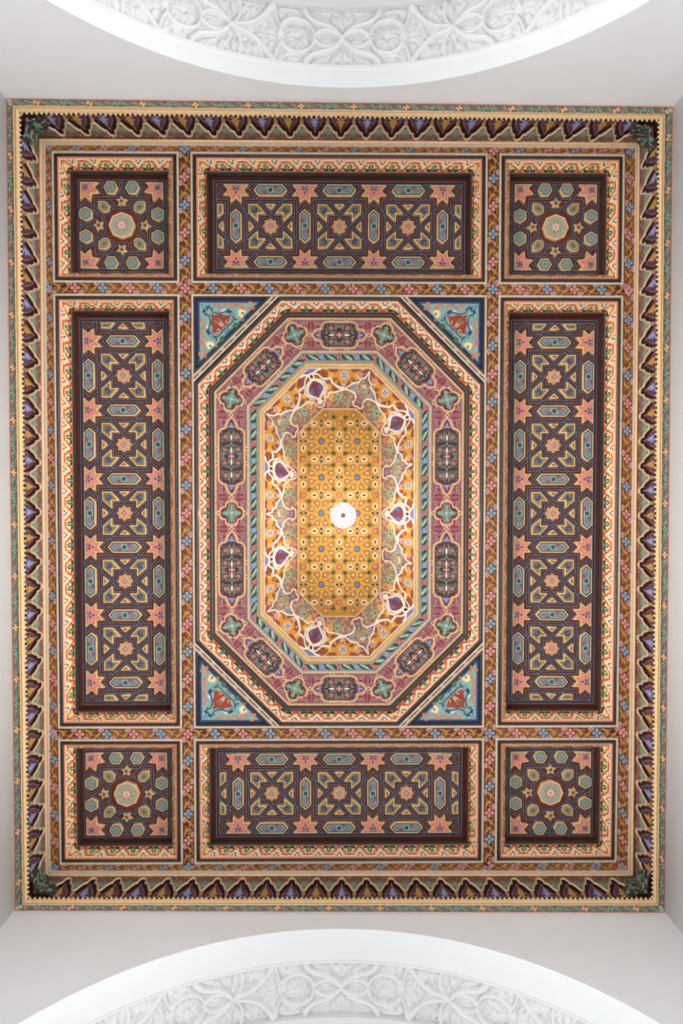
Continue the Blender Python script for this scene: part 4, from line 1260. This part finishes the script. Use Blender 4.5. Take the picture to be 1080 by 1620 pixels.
# ================================================================== TRIANGULAR SPANDRELS
def tri_motif():
    m = Mo(); nv = C(36, 56, 104); orr = C(214, 112, 76); rd = C(152, 56, 42); gr = C(58, 96, 62)
    k = 1 / 7.45
    P = lambda *pts: [((x - 95) * k, (y - 80) * k) for x, y in pts]
    half = Mo()
    def L(p, q, w, col, l=1.5, bend=0.0): half.leaf(P(p)[0], P(q)[0], w, col, l, bend)
    # orange foliage along the leg
    for i, (x, y, x2, y2) in enumerate([(255, 110, 340, 130), (320, 135, 400, 100), (385, 105, 470, 115), (440, 120, 540, 90), (520, 110, 590, 95), (560, 90, 640, 150), (650, 90, 735, 100), (640, 150, 720, 110), (690, 140, 760, 190), (740, 190, 700, 245), (680, 240, 640, 290), (650, 290, 600, 330), (620, 260, 580, 290)]):
        L((x, y), (x2, y2), 4.6, orr, 1.3 + .05 * i, .2 if i % 2 else -.2)
    L((765, 125), (850, 95), 6, rd, 2); L((795, 110), (830, 130), 4.5, rd, 2.2)
    for x, y in ((400, 112), (545, 105), (665, 258)): half.disc(*P((x, y))[0], .8, rd, 2.6, 5)
    # cream fan flower
    c = P((598, 200))[0]
    for t in range(7):
        a = PI * .55 + t * .42
        half.leaf((c[0] + 1.5 * math.cos(a), c[1] + 1.5 * math.sin(a)), (c[0] + 8.6 * math.cos(a), c[1] + 8.6 * math.sin(a)), 3.4, C(232, 208, 150), 2.2)
    for t in range(4):
        a = -PI * .5 + t * .42
        half.leaf(c, (c[0] + 6 * math.cos(a), c[1] + 6 * math.sin(a)), 3.4, C(232, 208, 150), 2.1)
    half.disc(c[0], c[1], 1.5, C(40, 32, 30), 3, 6)
    # green tulip
    half.poly(P((475, 360), (505, 310), (540, 322), (570, 305), (585, 345), (565, 390), (545, 420), (530, 385)), gr, 2)
    half.stroke(P((500, 350), (560, 350)), .6, C(130, 160, 110), 2.5); half.stroke(P((515, 375), (555, 330)), .6, C(130, 160, 110), 2.5)
    # navy ogee ribbon and its serrated leaf
    half.stroke(smooth_pts(P((150, 175), (175, 150), (222, 140), (232, 168), (262, 196), (330, 206), (395, 186), (450, 205), (488, 250), (480, 300), (425, 350), (385, 400)), 3), 1.7, nv, 2.6)
    half.stroke(spiral(*P((240, 152))[0], 2.4, .8, 2, 7, 8), 1.3, nv, 2.6)
    L((345, 185), (405, 150), 3.0, C(206, 216, 210), 2.2); L((400, 160), (480, 190), 3.4, nv, 2.8)
    for x, y, x2, y2 in ((420, 160, 450, 175), (445, 170, 480, 195), (470, 195, 510, 215), (485, 220, 520, 250), (495, 262, 552, 262)): L((x, y), (x2, y2 + 8), 2.4, nv, 2.7, .2)
    L((455, 195), (500, 240), 1.4, C(206, 216, 210), 3)
    # corner fleur
    L((190, 175), (112, 100), 5.2, nv, 2.4); L((180, 160), (120, 112), 2.2, C(150, 184, 186), 2.9); L((165, 135), (215, 100), 3.6, nv, 2.4, .25)
    # red vase half
    half.poly(P((240, 240), (215, 205), (270, 225), (335, 212), (400, 232), (445, 225), (460, 290), (440, 325), (400, 345), (380, 375)), rd, 1.6)
    half.stroke(spiral(*P((420, 295))[0], 4.6, 1.4, -1, 4.5, 9), 1.5, C(206, 176, 126), 2.4); L((300, 255), (345, 300), 3.4, C(110, 124, 80), 2.2)
    L((330, 290), (385, 360), 2.2, C(206, 190, 140), 2.5)
    for q in (half, ):
        m.put(q); w = Mo()
        w.p = [p[:, ::-1] for p in q.p]; w.l, w.c, w.f, w.cnt, w.n = q.l, q.c, q.f, q.cnt, q.n
        m.put(w)
    # knot on the diagonal
    kc = P((443, 437))[0]
    for a in range(4):
        an = a * PI / 2
        m.stroke(spiral(kc[0] + 3.2 * math.cos(an), kc[1] + 3.2 * math.sin(an), 2.6, 2.6, 0, 2 * PI, 9), 1.3, nv, 3)
    return m
TM = tri_motif()
for sx, sy, w in ((-1, 1, 'top left'), (1, 1, 'top right'), (-1, -1, 'bottom left'), (1, -1, 'bottom right')):
    X0, Y0 = 228.3, 339.2
    root = Root('spandrel_panel', 'teal triangular panel with orange foliage and navy knot, %s of the octagon' % w, 'panel', (sx * 190, sy * 300, 0), 'teal spandrel panels of the octagon')
    P_ = lambda x, y, h: (sx * x, sy * y, h)
    SUM = X0 + Y0 - 122.0              # triangle beyond this x+y
    def tri(d, h):
        """outline inset by d"""
        x1, y1 = X0 - d, Y0 - d; s_ = SUM + d * math.sqrt(2)
        return [P_(x1, y1, h), P_(s_ - y1, y1, h), P_(x1, s_ - x1, h)]
    def tband(bm, d0, h0, d1, h1, col):
        a, c = tri(d0, h0), tri(d1, h1)
        for i in range(3):
            j = (i + 1) % 3; bm.add([a[i], a[j], c[j], c[i]], [(0, 1, 2, 3)], col)
    b = B()
    for (d0, h0), (d1, h1) in zip(bead(0, -.4, 4.4, -.6, 1.6, 4)[:-1], bead(0, -.4, 4.4, -.6, 1.6, 4)[1:]): tband(b, d0, h0, d1, h1, BLACK)
    root.part('black_bead', b, M_GLOSS, True)
    b = B(); tband(b, 4.4, -.6, 5.4, -3, C(30, 42, 74)); tband(b, 5.4, -3, 9.0, -3, C(40, 60, 104))
    f = tri(9.0, -3); b.add(f, [(0, 1, 2)], TEAL)
    fx, fy = X0 - 9, Y0 - 9
    sc = 1.0
    def fn(uv, l): return np.stack([sx * (fx - uv[:, 0] * sc), sy * (fy - uv[:, 1] * sc), -3 + l * EPS], 1)
    TM.emit(b, fn)
    root.part('painted_field', b, M_PAINT, False, 'teal field with painted flowers')
    # white-brown-white ribbon between the triangle and the octagon
    b = B(); s0, s1 = 433.5, SUM
    w_ = (s1 - s0)
    def dq(a, c, h, col):
        q = [(a - Y0, Y0), (c - Y0, Y0), (X0, c - X0), (X0, a - X0)]
        b.add([P_(x, y, h) for x, y in q], [(0, 1, 2, 3)], col)
    dq(s0, s0 + w_ * .36, .6, FILLET); dq(s0 + w_ * .36, s0 + w_ * .64, .0, REDBR); dq(s0 + w_ * .64, s1, .6, FILLET)
    mt = Mo()
    for t in range(7):
        f_ = (t + .5) / 7; xx = (s0 + w_ / 2 - Y0) * (1 - f_) + X0 * f_; yy = s0 + w_ / 2 - xx
        mt.disc(xx, yy, 2.7, FILLET, 5.2, 8); mt.disc(xx, yy, 1.0, C(80, 40, 30), 6, 6)
    mt.emit(b, lambda uv, l: np.stack([sx * uv[:, 0], sy * uv[:, 1], l * EPS], 1))
    root.part('knotted_ribbon', b, M_PAINT, False, 'pale double fillet tied with rings')

# ================================================================== CORNICE
# niche module in local u (along), v (up the frieze), n (into the room)
PITCH = 38.6
ARCH = [(19.3, 22.5), (17.2, 23.2), (15.4, 27.5), (13.6, 33.4), (11.2, 38.8), (8.9, 43.0), (6.6, 42.8), (6.2, 47.6), (5.2, 52.2), (3.2, 56.0), (0, 57.8)]
ARCHF = [(-x, y) for x, y in ARCH] + ARCH[-2::-1]
def niche_mesh(loop):
    bm = B()
    def P3(pts, n): return [(x, y, n) for x, y in pts]
    # spandrel face above the arch
    face = ARCHF + [(19.3, 66), (-19.3, 66)]
    bm.add(P3(face, 0), [tuple(range(len(face)))], C(118, 96, 82))
    # reveal of the niche and its dark back
    n = len(ARCHF)
    bm.add(P3(ARCHF, 0) + P3(ARCHF, -5), [(i, i + 1, i + 1 + n, i + n) for i in range(n - 1)], C(70, 34, 24))
    back = ARCHF + [(19.3, -1), (-19.3, -1)]
    bm.add(P3(back, -5), [tuple(range(len(back)))], C(78, 38, 28))
    # tan roll moulding along the arch
    q = np.array(ARCHF); t = np.gradient(q, axis=0); t /= np.linalg.norm(t, axis=1)[:, None]
    nn = np.stack([-t[:, 1], t[:, 0]], 1)
    rows = [(-1.4, -.5), (-1.1, 1.5), (0, 2.2), (1.1, 1.5), (1.4, -.5)]
    V = np.concatenate([np.c_[q + nn * o, np.full(n, z)] for o, z in rows])
    for k in range(4):
        bm.add(V[k * n:(k + 2) * n], [(i, i + 1, i + 1 + n, i + n) for i in range(n - 1)], C(212, 182, 142))
    m = Mo()
    for s in (-1, 1):
        m.leaf((s * 19, 30), (s * 14, 50), 6.4, C(96, 128, 92), 1.2, .1 * s); m.leaf((s * 17, 32), (s * 9, 46), 4, C(104, 134, 96), 1.4, -.2 * s); m.leaf((s * 19, 34), (s * 18.5, 52), 4, C(116, 146, 108), 1.6)
        m.leaf((s * 15, 44), (s * 8, 53), 3.4, C(90, 112, 84), 1.3, .2 * s); m.stroke([(s * 18.5, 32), (s * 16, 48)], .7, C(176, 186, 150), 2); m.stroke([(s * 17, 36), (s * 11, 46)], .7, C(176, 176, 150), 2)
        m.poly([(s * 2, 63.5), (s * 6, 57), (s * 17, 57.5), (s * 19.3, 63.5)], C(128, 66, 60), 1)
        for x0, y0, x1, y1 in ((19, 28, 15.5, 40), (17.5, 44, 12, 54), (13.5, 36, 11.6, 46), (9, 47, 8, 55), (19, 48, 15, 56), (15.5, 52, 10, 56.5)):
            m.leaf((s * x0, y0), (s * x1, y1), 2.4, C(150, 96, 92) if int(x0 * 2 + y0) % 3 else C(166, 178, 150), 1.7, .2 * s)
        if loop: m.flower(s * 8.6, 59.8, 4.4, C(216, 120, 116), C(150, 60, 60), 2.4, 3, PI / 2); m.disc(s * 14, 60, 1.2, C(210, 190, 160), 2.4, 5)
        else: m.leaf((s * 4, 61), (s * 14, 60), 3.0, C(160, 96, 96), 2); m.disc(s * 12.5, 58.5, 1.3, C(226, 210, 186), 2.6, 5)
    if loop: m.stroke(spiral(0, 61.4, 2.7, 2.7, 0, 2 * PI, 9), 1.7, C(214, 182, 138), 6)
    m.emit(bm, lambda uv, l: np.c_[uv, l * EPS * (1.3 if loop else 1.0) + (.07 if loop else 0)])
    return bm.mesh('arch_niche')
LW = [(0, 13.6), (6, 15.2), (13, 15.6), (20, 14.0), (27, 10.6), (33, 6.8), (39, 3.6), (44, 1.8), (50, .15)]
def lw(v): return np.interp(v, [a for a, _ in LW], [c for _, c in LW])
def leaf_mesh(kind):
    bm = B(); vs = np.array([0, 4, 8, 12, 16, 20, 24, 28, 32, 36, 40, 44.5, 49.0])
    def sn(s, v): return -4.2 + (7.0 - .06 * v) * np.maximum(0, 1 - np.abs(s)) ** .6
    sv = np.array([-1, -.86, -.7, -.45, -.2, 0, .2, .45, .7, .86, 1.0])
    Sg, Vg = np.meshgrid(sv, vs, indexing='ij')
    grid(bm, np.stack([Sg * lw(Vg), Vg, sn(Sg, Vg)], -1), C(74, 52, 82))
    m = Mo()
    def contour(k, top):
        v = np.linspace(0, top, 10); w = lw(v) * k * np.clip((top - v) / 8, 0.02, 1) ** .5
        return np.concatenate([np.stack([-w, v], 1), np.stack([w, v], 1)[::-1]])
    m.poly(contour(.80, 43), C(172, 160, 176), 1.5); m.poly(contour(.72, 41.5), C(78, 50, 70), 2.2); m.poly(contour(.66, 36), C(122, 52, 44), 2.8)
    if kind == 'blue': c1, c2 = C(132, 148, 196), C(222, 150, 160)
    else: c1, c2 = C(204, 146, 52), C(150, 150, 90)
    m.leaf((0, 0), (0, 30), 9, c1, 3.8); m.leaf((0, 4), (-8.6, 14), 6, c1, 4, -.2); m.leaf((0, 4), (8.6, 14), 6, c1, 4, .2)
    m.leaf((0, 2), (-7.6, 4), 5, c1, 4.1); m.leaf((0, 2), (7.6, 4), 5, c1, 4.1); m.leaf((0, 4), (0, 17), 4, c2, 4.1)
    m.stroke([(0, 30), (0, 40)], 1.2, C(176, 140, 150), 3.6)
    m.emit(bm, lambda uv, l: np.c_[uv, sn(uv[:, 0] / np.maximum(lw(uv[:, 1]), .3), uv[:, 1]) + l * EPS * 1.4])
    return bm.mesh('painted_leaf')
def bracket_mesh():
    bm = B(); rows = [(0, 1.6, .2), (6, 1.8, .4), (12, 2.4, .8), (18, 3.8, 1.6), (22.5, 5.0, 2.2)]
    an = np.linspace(-PI / 2, PI / 2, 7)
    P = np.array([[(w * math.sin(a), v, -4.5 + (d + 3.5) * math.cos(a)) for a in an] for v, w, d in rows])
    grid(bm, P * [.72, .94, 1.0], C(176, 132, 92))
    return bm.mesh('bracket')
ME_NI = [niche_mesh(False), niche_mesh(True)]
ME_LF = {'blue': leaf_mesh('blue'), 'gold': leaf_mesh('gold')}
ME_BR = bracket_mesh()

# outer floral strip motif (period 39, width 13)
OS = Mo()
OS.stroke(smooth_pts([(4, -3), (9, -4.4), (15, 0), (20, 4.2), (28, 4.4), (35, 2)], 3), 1.0, C(160, 178, 156), 1.6)
OS.stroke(spiral(12, 2, 3.4, 1, 0, 5, 8), .9, C(160, 178, 156), 1.7); OS.stroke(spiral(27, -1.6, 3.4, 1, 3, 8, 8), .9, C(160, 178, 156), 1.7)
OS.leaf((6, -3), (15, 4), 4, C(74, 116, 100), 1.2, .2); OS.leaf((18, 3), (25, -4.6), 4, C(74, 116, 100), 1.2, -.2); OS.leaf((28, 4), (35, -4), 3.6, C(74, 110, 96), 1.2, .2); OS.leaf((9, 5), (18, 5), 3, C(132, 62, 58), 1.1); OS.leaf((22, -5), (32, -5), 3, C(132, 62, 58), 1.1)
OS.leaf((19.5, -2), (19.5, 4), 2, C(150, 84, 80), 1.8); OS.disc(30, 0, .9, WHITE, 2, 5); OS.disc(9, 0, .9, WHITE, 2, 5)
OFT = Mo(); OFT.disc(0, 0, 6.4, C(116, 50, 42), 1.4, 8); OFT.flower(0, 0, 6.6, C(236, 186, 126), C(160, 100, 60), 2.6, 4, PI / 4)
OFG = Mo(); OFG.disc(0, 0, 6.4, C(112, 54, 50), 1.4, 8); OFG.flower(0, 0, 6.6, C(106, 172, 146), C(50, 110, 90), 2.6, 4, PI / 4)
OFT = OFT.xf(0, 0, PI / 4); OFG = OFG.xf(0, 0, PI / 4)

def lerp(a, c, t): return np.asarray(a, float) * (1 - t) + np.asarray(c, float) * t
SIDES = [(0, 'top', 22, 1), (1, 'right', 28, 0), (2, 'bottom', 22, 0), (3, 'left', 28, 0)]
for i, nm, nint, par in SIDES:
    j = (i + 1) % 4
    a3, c3 = np.array([*T_IN[i], HF]), np.array([*T_IN[j], HF])
    ctr = (a3 + c3) / 2
    tr = Root('trim_%d' % (i + 1), 'carved and painted cornice along the %s edge of the ceiling' % nm, None, tuple(ctr), None, True)
    d = c3 - a3; L = np.linalg.norm(d); ud = d / L
    vd = np.array([0, 0, -1.0]); nd = np.cross(ud, vd)
    if nd @ (-ctr * [1, 1, 0]) < 0: nd = -nd
    # local frame: right-handed (ud', vd, nd)
    ux = np.cross(vd, nd)
    Rm = Matrix([[ux[0], vd[0], nd[0]], [ux[1], vd[1], nd[1]], [ux[2], vd[2], nd[2]]]).to_4x4()
    def place(name, me, pos, sxx=1.0, parent=None, mat=M_PAINT):
        o = link(name, me, mat, parent or tr.o)
        if parent is None:
            M = Rm.copy(); M.translation = Vector((np.asarray(pos) - ctr) * S)
            o.matrix_local = M @ Matrix.Diagonal((sxx, 1, 1, 1))
        else:
            o.location = Vector(pos) * S
        return o
    m0 = 40.0; p = (L - 2 * m0) / nint; sxx = p / PITCH
    for k in range(nint + 1):
        pos = a3 + ud * (m0 + k * p)
        ni = place('arch_niche', ME_NI[(k + par) % 2], pos, sxx)
        place('painted_leaf', ME_LF['blue' if (k + (0 if nm in ('top', 'left') else (1 if nm == 'bottom' else 1))) % 2 == 0 else 'gold'], (0, 0, 0), 1, ni)
        place('bracket', ME_BR, (PITCH / 2, 0, 0), 1, ni)
    # plain ends of the frieze
    b = B()
    for e0, e1 in ((0, m0 - p / 2), (L - m0 + p / 2, L)):
        q0, q1 = a3 + ud * e0, a3 + ud * e1
        b.add([q0, q1, q1 + vd * 66, q0 + vd * 66], [(0, 1, 2, 3)], C(84, 44, 34))
        m = Mo()
        m.poly([(0, 44), (e1 - e0, 40), (e1 - e0, 66), (0, 66)], C(118, 96, 82), 1)
        m.stroke([(0, 52), (8, 44), (15, 40), (e1 - e0, 23)] if e0 < 1 else [(0, 23), (e1 - e0 - 15, 40), (e1 - e0 - 8, 44), (e1 - e0, 52)], 3.4, C(206, 172, 128), 6)
        fm = lambda uv, l, q0=q0: q0 + ud * uv[:, :1] + vd * uv[:, 1:2] + nd * (np.asarray(l)[:, None] * EPS)
        m.emit(b, fm)
    tr.part('frieze_end', b, M_PAINT)
    # corner leaf standing on the mitre (start corner of each side)
    b = B(); prv = np.asarray(T_IN[i - 1], float) - np.asarray(T_IN[i], float); prv /= np.linalg.norm(prv)
    dg = np.array([ud[0] + prv[0], ud[1] + prv[1]]); dg /= np.linalg.norm(dg)
    side = np.array([-dg[1], dg[0]])
    if side @ ud[:2] < 0: side = -side
    base = np.array(T_IN[i], float)
    vs = np.linspace(0, 52, 14); sv = np.linspace(-1, 1, 13)
    def cl(s, v):
        w = np.interp(v, [0, 12, 26, 38, 46, 52], [26, 27, 23, 15, 8, .4])
        out = 4 + 9 * np.sqrt(np.maximum(0, 1 - s ** 2)) + (np.abs(s) * w) * .95 - 1
        x = base[0] + dg[0] * out + side[0] * s * w; y = base[1] + dg[1] * out + side[1] * s * w
        return np.stack([x, y, HF - v], -1)
    Sg, Vg = np.meshgrid(sv, vs, indexing='ij'); grid(b, cl(Sg, Vg), C(64, 54, 52))
    m = Mo()
    wv = lambda v: np.interp(v, [0, 12, 26, 38, 46, 52], [26, 27, 23, 15, 8, .4])
    rr = random.Random(i)
    for q_ in range(110):
        v_ = rr.uniform(2, 40); x_ = rr.uniform(-.72, .72) * wv(v_); an = rr.uniform(0, 6.28)
        m.leaf((x_, v_), (x_ + 7.5 * math.cos(an), v_ + 7.5 * math.sin(an)), 3.0, [C(96, 158, 128), C(132, 52, 46), C(120, 170, 146), C(60, 90, 72)][q_ % 4], 4 + .05 * q_, rr.uniform(-.3, .3))
    def cfn(uv, l):
        p0 = cl(np.clip(uv[:, 0] / wv(uv[:, 1]), -1, 1), uv[:, 1]); return p0 + np.c_[np.repeat(dg[None], len(uv), 0), np.zeros(len(uv))] * (np.asarray(l)[:, None] * EPS * 1.5)
    m.emit(b, cfn)
    tr.part('corner_leaf', b, M_PAINT, True, 'dark corner leaf with green scrolls')
    # gilt mouldings, dentils and floral strips, mitred at the corners
    def mould(name, A_, B_, prof, cols, mat=M_GLOSS, label=None):
        bm = B()
        V0 = [(*lerp(A_[i], B_[i], t), h) for t, h in prof]; V1 = [(*lerp(A_[j], B_[j], t), h) for t, h in prof]
        for k in range(len(prof) - 1):
            bm.add([V0[k], V1[k], V1[k + 1], V0[k + 1]], [(0, 1, 2, 3)], cols if not isinstance(cols, list) else cols[k])
        tr.part(name, bm, mat, False, label)
    TN2 = C(190, 146, 96)
    mould('gilt_moulding', G_OUT, G_IN, [(0, -2), (0, 1.5), (.12, 3.2), (.3, 3.8), (.45, 3.2), (.55, 1.6), (.62, 1.4), (.68, 2.2), (.9, 2.2), (1.0, -.5)],
          [C(120, 76, 44), GOLD, GOLD, GOLD, GOLD, TN2, TN2, FILLET, FILLET], label='upper gilt moulding')
    mould('gilt_moulding', T_OUT, T_IN, [(0, HF - 1), (0, HF + 2), (.16, HF + 4), (.3, HF + 3.4), (.36, HF + 2.4), (.5, HF + 4), (.75, HF + 4.6), (.95, HF + 2.6), (1.0, HF - 1)],
          [TN2, GOLD, GOLD, TN2, GOLD, GOLD, GOLD, CREAM], label='lower gilt moulding')
    bm = B(); nd_ = int(L / 7.1)
    for k in range(nd_):
        c0 = a3 + ud * ((k + .5) * L / nd_)
        P8 = []
        for h_ in (0, 2.6):
            for w_, n_ in ((-1.7, -.6), (1.7, -.6), (.8, 2.4), (-.8, 2.4)): P8.append(c0 + ud * w_ + nd * n_ + np.array([0, 0, -h_ + 1]))
        bm.add(P8, [(0, 1, 2, 3), (4, 7, 6, 5), (0, 4, 5, 1), (1, 5, 6, 2), (2, 6, 7, 3), (3, 7, 4, 0)], C(232, 204, 150))
    tr.part('dentil_row', bm, M_PAINT, False, 'row of small cream dentils', True)
    bm = B()
    q = Quad((*FRM[i], HF), (*FRM[j], HF), (*T_OUT[j], HF), (*T_OUT[i], HF))
    q.base(bm, C(112, 104, 92), 0)
    m = Mo()
    m.poly([(0, 0), (q.L, 0), (q.L, q.W * .12), (0, q.W * .12)], C(190, 140, 110), 1); m.poly([(0, q.W * .12), (q.L, q.W * .12), (q.L, q.W * .2), (0, q.W * .2)], C(124, 62, 52), 1); m.poly([(0, q.W * .88), (q.L, q.W * .88), (q.L, q.W), (0, q.W)], C(124, 62, 52), 1)
    n = int(round(q.L / 39.0)); p_ = q.L / n
    for k in range(n): m.put(OS, k * p_, q.W * .54, 0, p_ / 39, q.W / 14.5)
    for k in range(n + 1): m.put(OFT if k % 2 else OFG, k * p_, q.W * .54, 0, .84, .84)
    m.emit(bm, q)
    # board behind the strip
    A_, C_ = np.array([*FRM[i], HF]), np.array([*FRM[j], HF]); D_, E_ = np.array([*T_OUT[j], HF]), np.array([*T_OUT[i], HF])
    up_ = np.array([0, 0, -16.0])
    bm.add([A_, C_, C_ + up_, A_ + up_], [(0, 1, 2, 3)], C(110, 60, 46)); bm.add([D_, E_, E_ + up_, D_ + up_], [(0, 1, 2, 3)], C(110, 60, 46))
    tr.part('floral_strip', bm, M_PAINT, False, 'grey green strip with tan and teal flowers')

# ================================================================== PENDANT LAMP
LX, LY, LH = 6.0, -3.5, 10.0
lamp = Root('pendant_lamp', 'lit white pierced globe lamp hanging from the gold star panel', 'lamp', (LX, LY, H1))
M_SHADE = plain('lit_opal_shade', np.array([.88, .87, .86]), .4, .4, 12, .02, 0, .9)
M_BRASS = plain('aged_brass', np.array([.42, .32, .22]), .35, .6, 20, .1, 0)
M_BRASS.node_tree.nodes['Principled BSDF'].inputs['Metallic'].default_value = .8
M_DOT = plain('dark_pierced_enamel', np.array([.10, .08, .13]), .5, .3, 20, .1, 0)
def lathe(prof, n, cx, cy, col, rot=0.0):
    b = B(); a = np.linspace(0, 2 * PI, n + 1) + rot
    P = np.array([[(cx + r * math.cos(t), cy + r * math.sin(t), h) for t in a] for r, h in prof])
    grid(b, P, col); return b
RS = 20.6
prof = [(5.0, LH - 24), (11, LH - 22), (17, LH - 15), (20.4, LH - 6), (RS, LH), (20.4, LH + 5), (18, LH + 10.5), (14, LH + 14.6), (9, LH + 17), (4.2, LH + 18)]
shade = lamp.part('globe_shade', lathe(prof, 14, LX, LY, C(250, 245, 240)), M_SHADE, False, 'glowing white pierced globe')
b = B()
def on_shade(r):
    rr = [p[0] for p in prof[4:]][::-1]; hh = [p[1] for p in prof[4:]][::-1]
    return float(np.interp(r, rr, hh))
rg = random.Random(4)
for r, n, sz, o_ in ((19.2, 28, .75, 0), (17.4, 14, 1.15, .1), (15.4, 22, .8, .05), (13.4, 14, 1.1, .32), (11.4, 18, .8, .1), (9.4, 11, 1.0, .2), (7.4, 9, .7, 0)):
    for k in range(n):
        a = o_ + 2 * PI * k / n; h = on_shade(r) + .5
        c_, s_ = math.cos(a), math.sin(a); q = sz * rg.uniform(.8, 1.15)
        V = [(LX + c_ * (r + dr) - s_ * dt, LY + s_ * (r + dr) + c_ * dt, on_shade(min(r + dr, 20.9)) + .35) for dr, dt in ((q, 0), (0, q), (-q, 0), (0, -q))]
        b.add(V, [(0, 1, 2, 3)], C(60, 50, 70))
lamp.part('pierced_openings', b, M_DOT, False, 'small dark diamond openings', True, shade)
lamp.part('finial', lathe([(4.2, LH + 17.6), (4.0, LH + 19.5), (2.6, LH + 21.5), (1.2, LH + 23.5), (0.05, LH + 24)], 12, LX, LY, C(150, 120, 90)), M_BRASS, True, 'small brass finial under the globe', False, shade)
lamp.part('rod', lathe([(1.1, LH - 23), (1.1, H1 + 1)], 8, LX, LY, C(150, 120, 90)), M_BRASS, True)
lamp.part('ceiling_rose', lathe([(11, H1 + 1.5), (10.5, H1 + 3), (6, H1 + 6), (1.2, H1 + 8)], 16, LX, LY, C(150, 120, 90)), M_BRASS, True)
for k in (-1, 1):
    pl = bpy.data.lights.new('lamp_bulb', 'POINT'); pl.energy = 2.9; pl.color = (1.0, .93, .84); pl.shadow_soft_size = .012
    po = bpy.data.objects.new('lamp_bulb', pl); COL.objects.link(po)
    po.location = (-(LX + 5 * k) * S, LY * S, ZC - (LH - 29) * S)
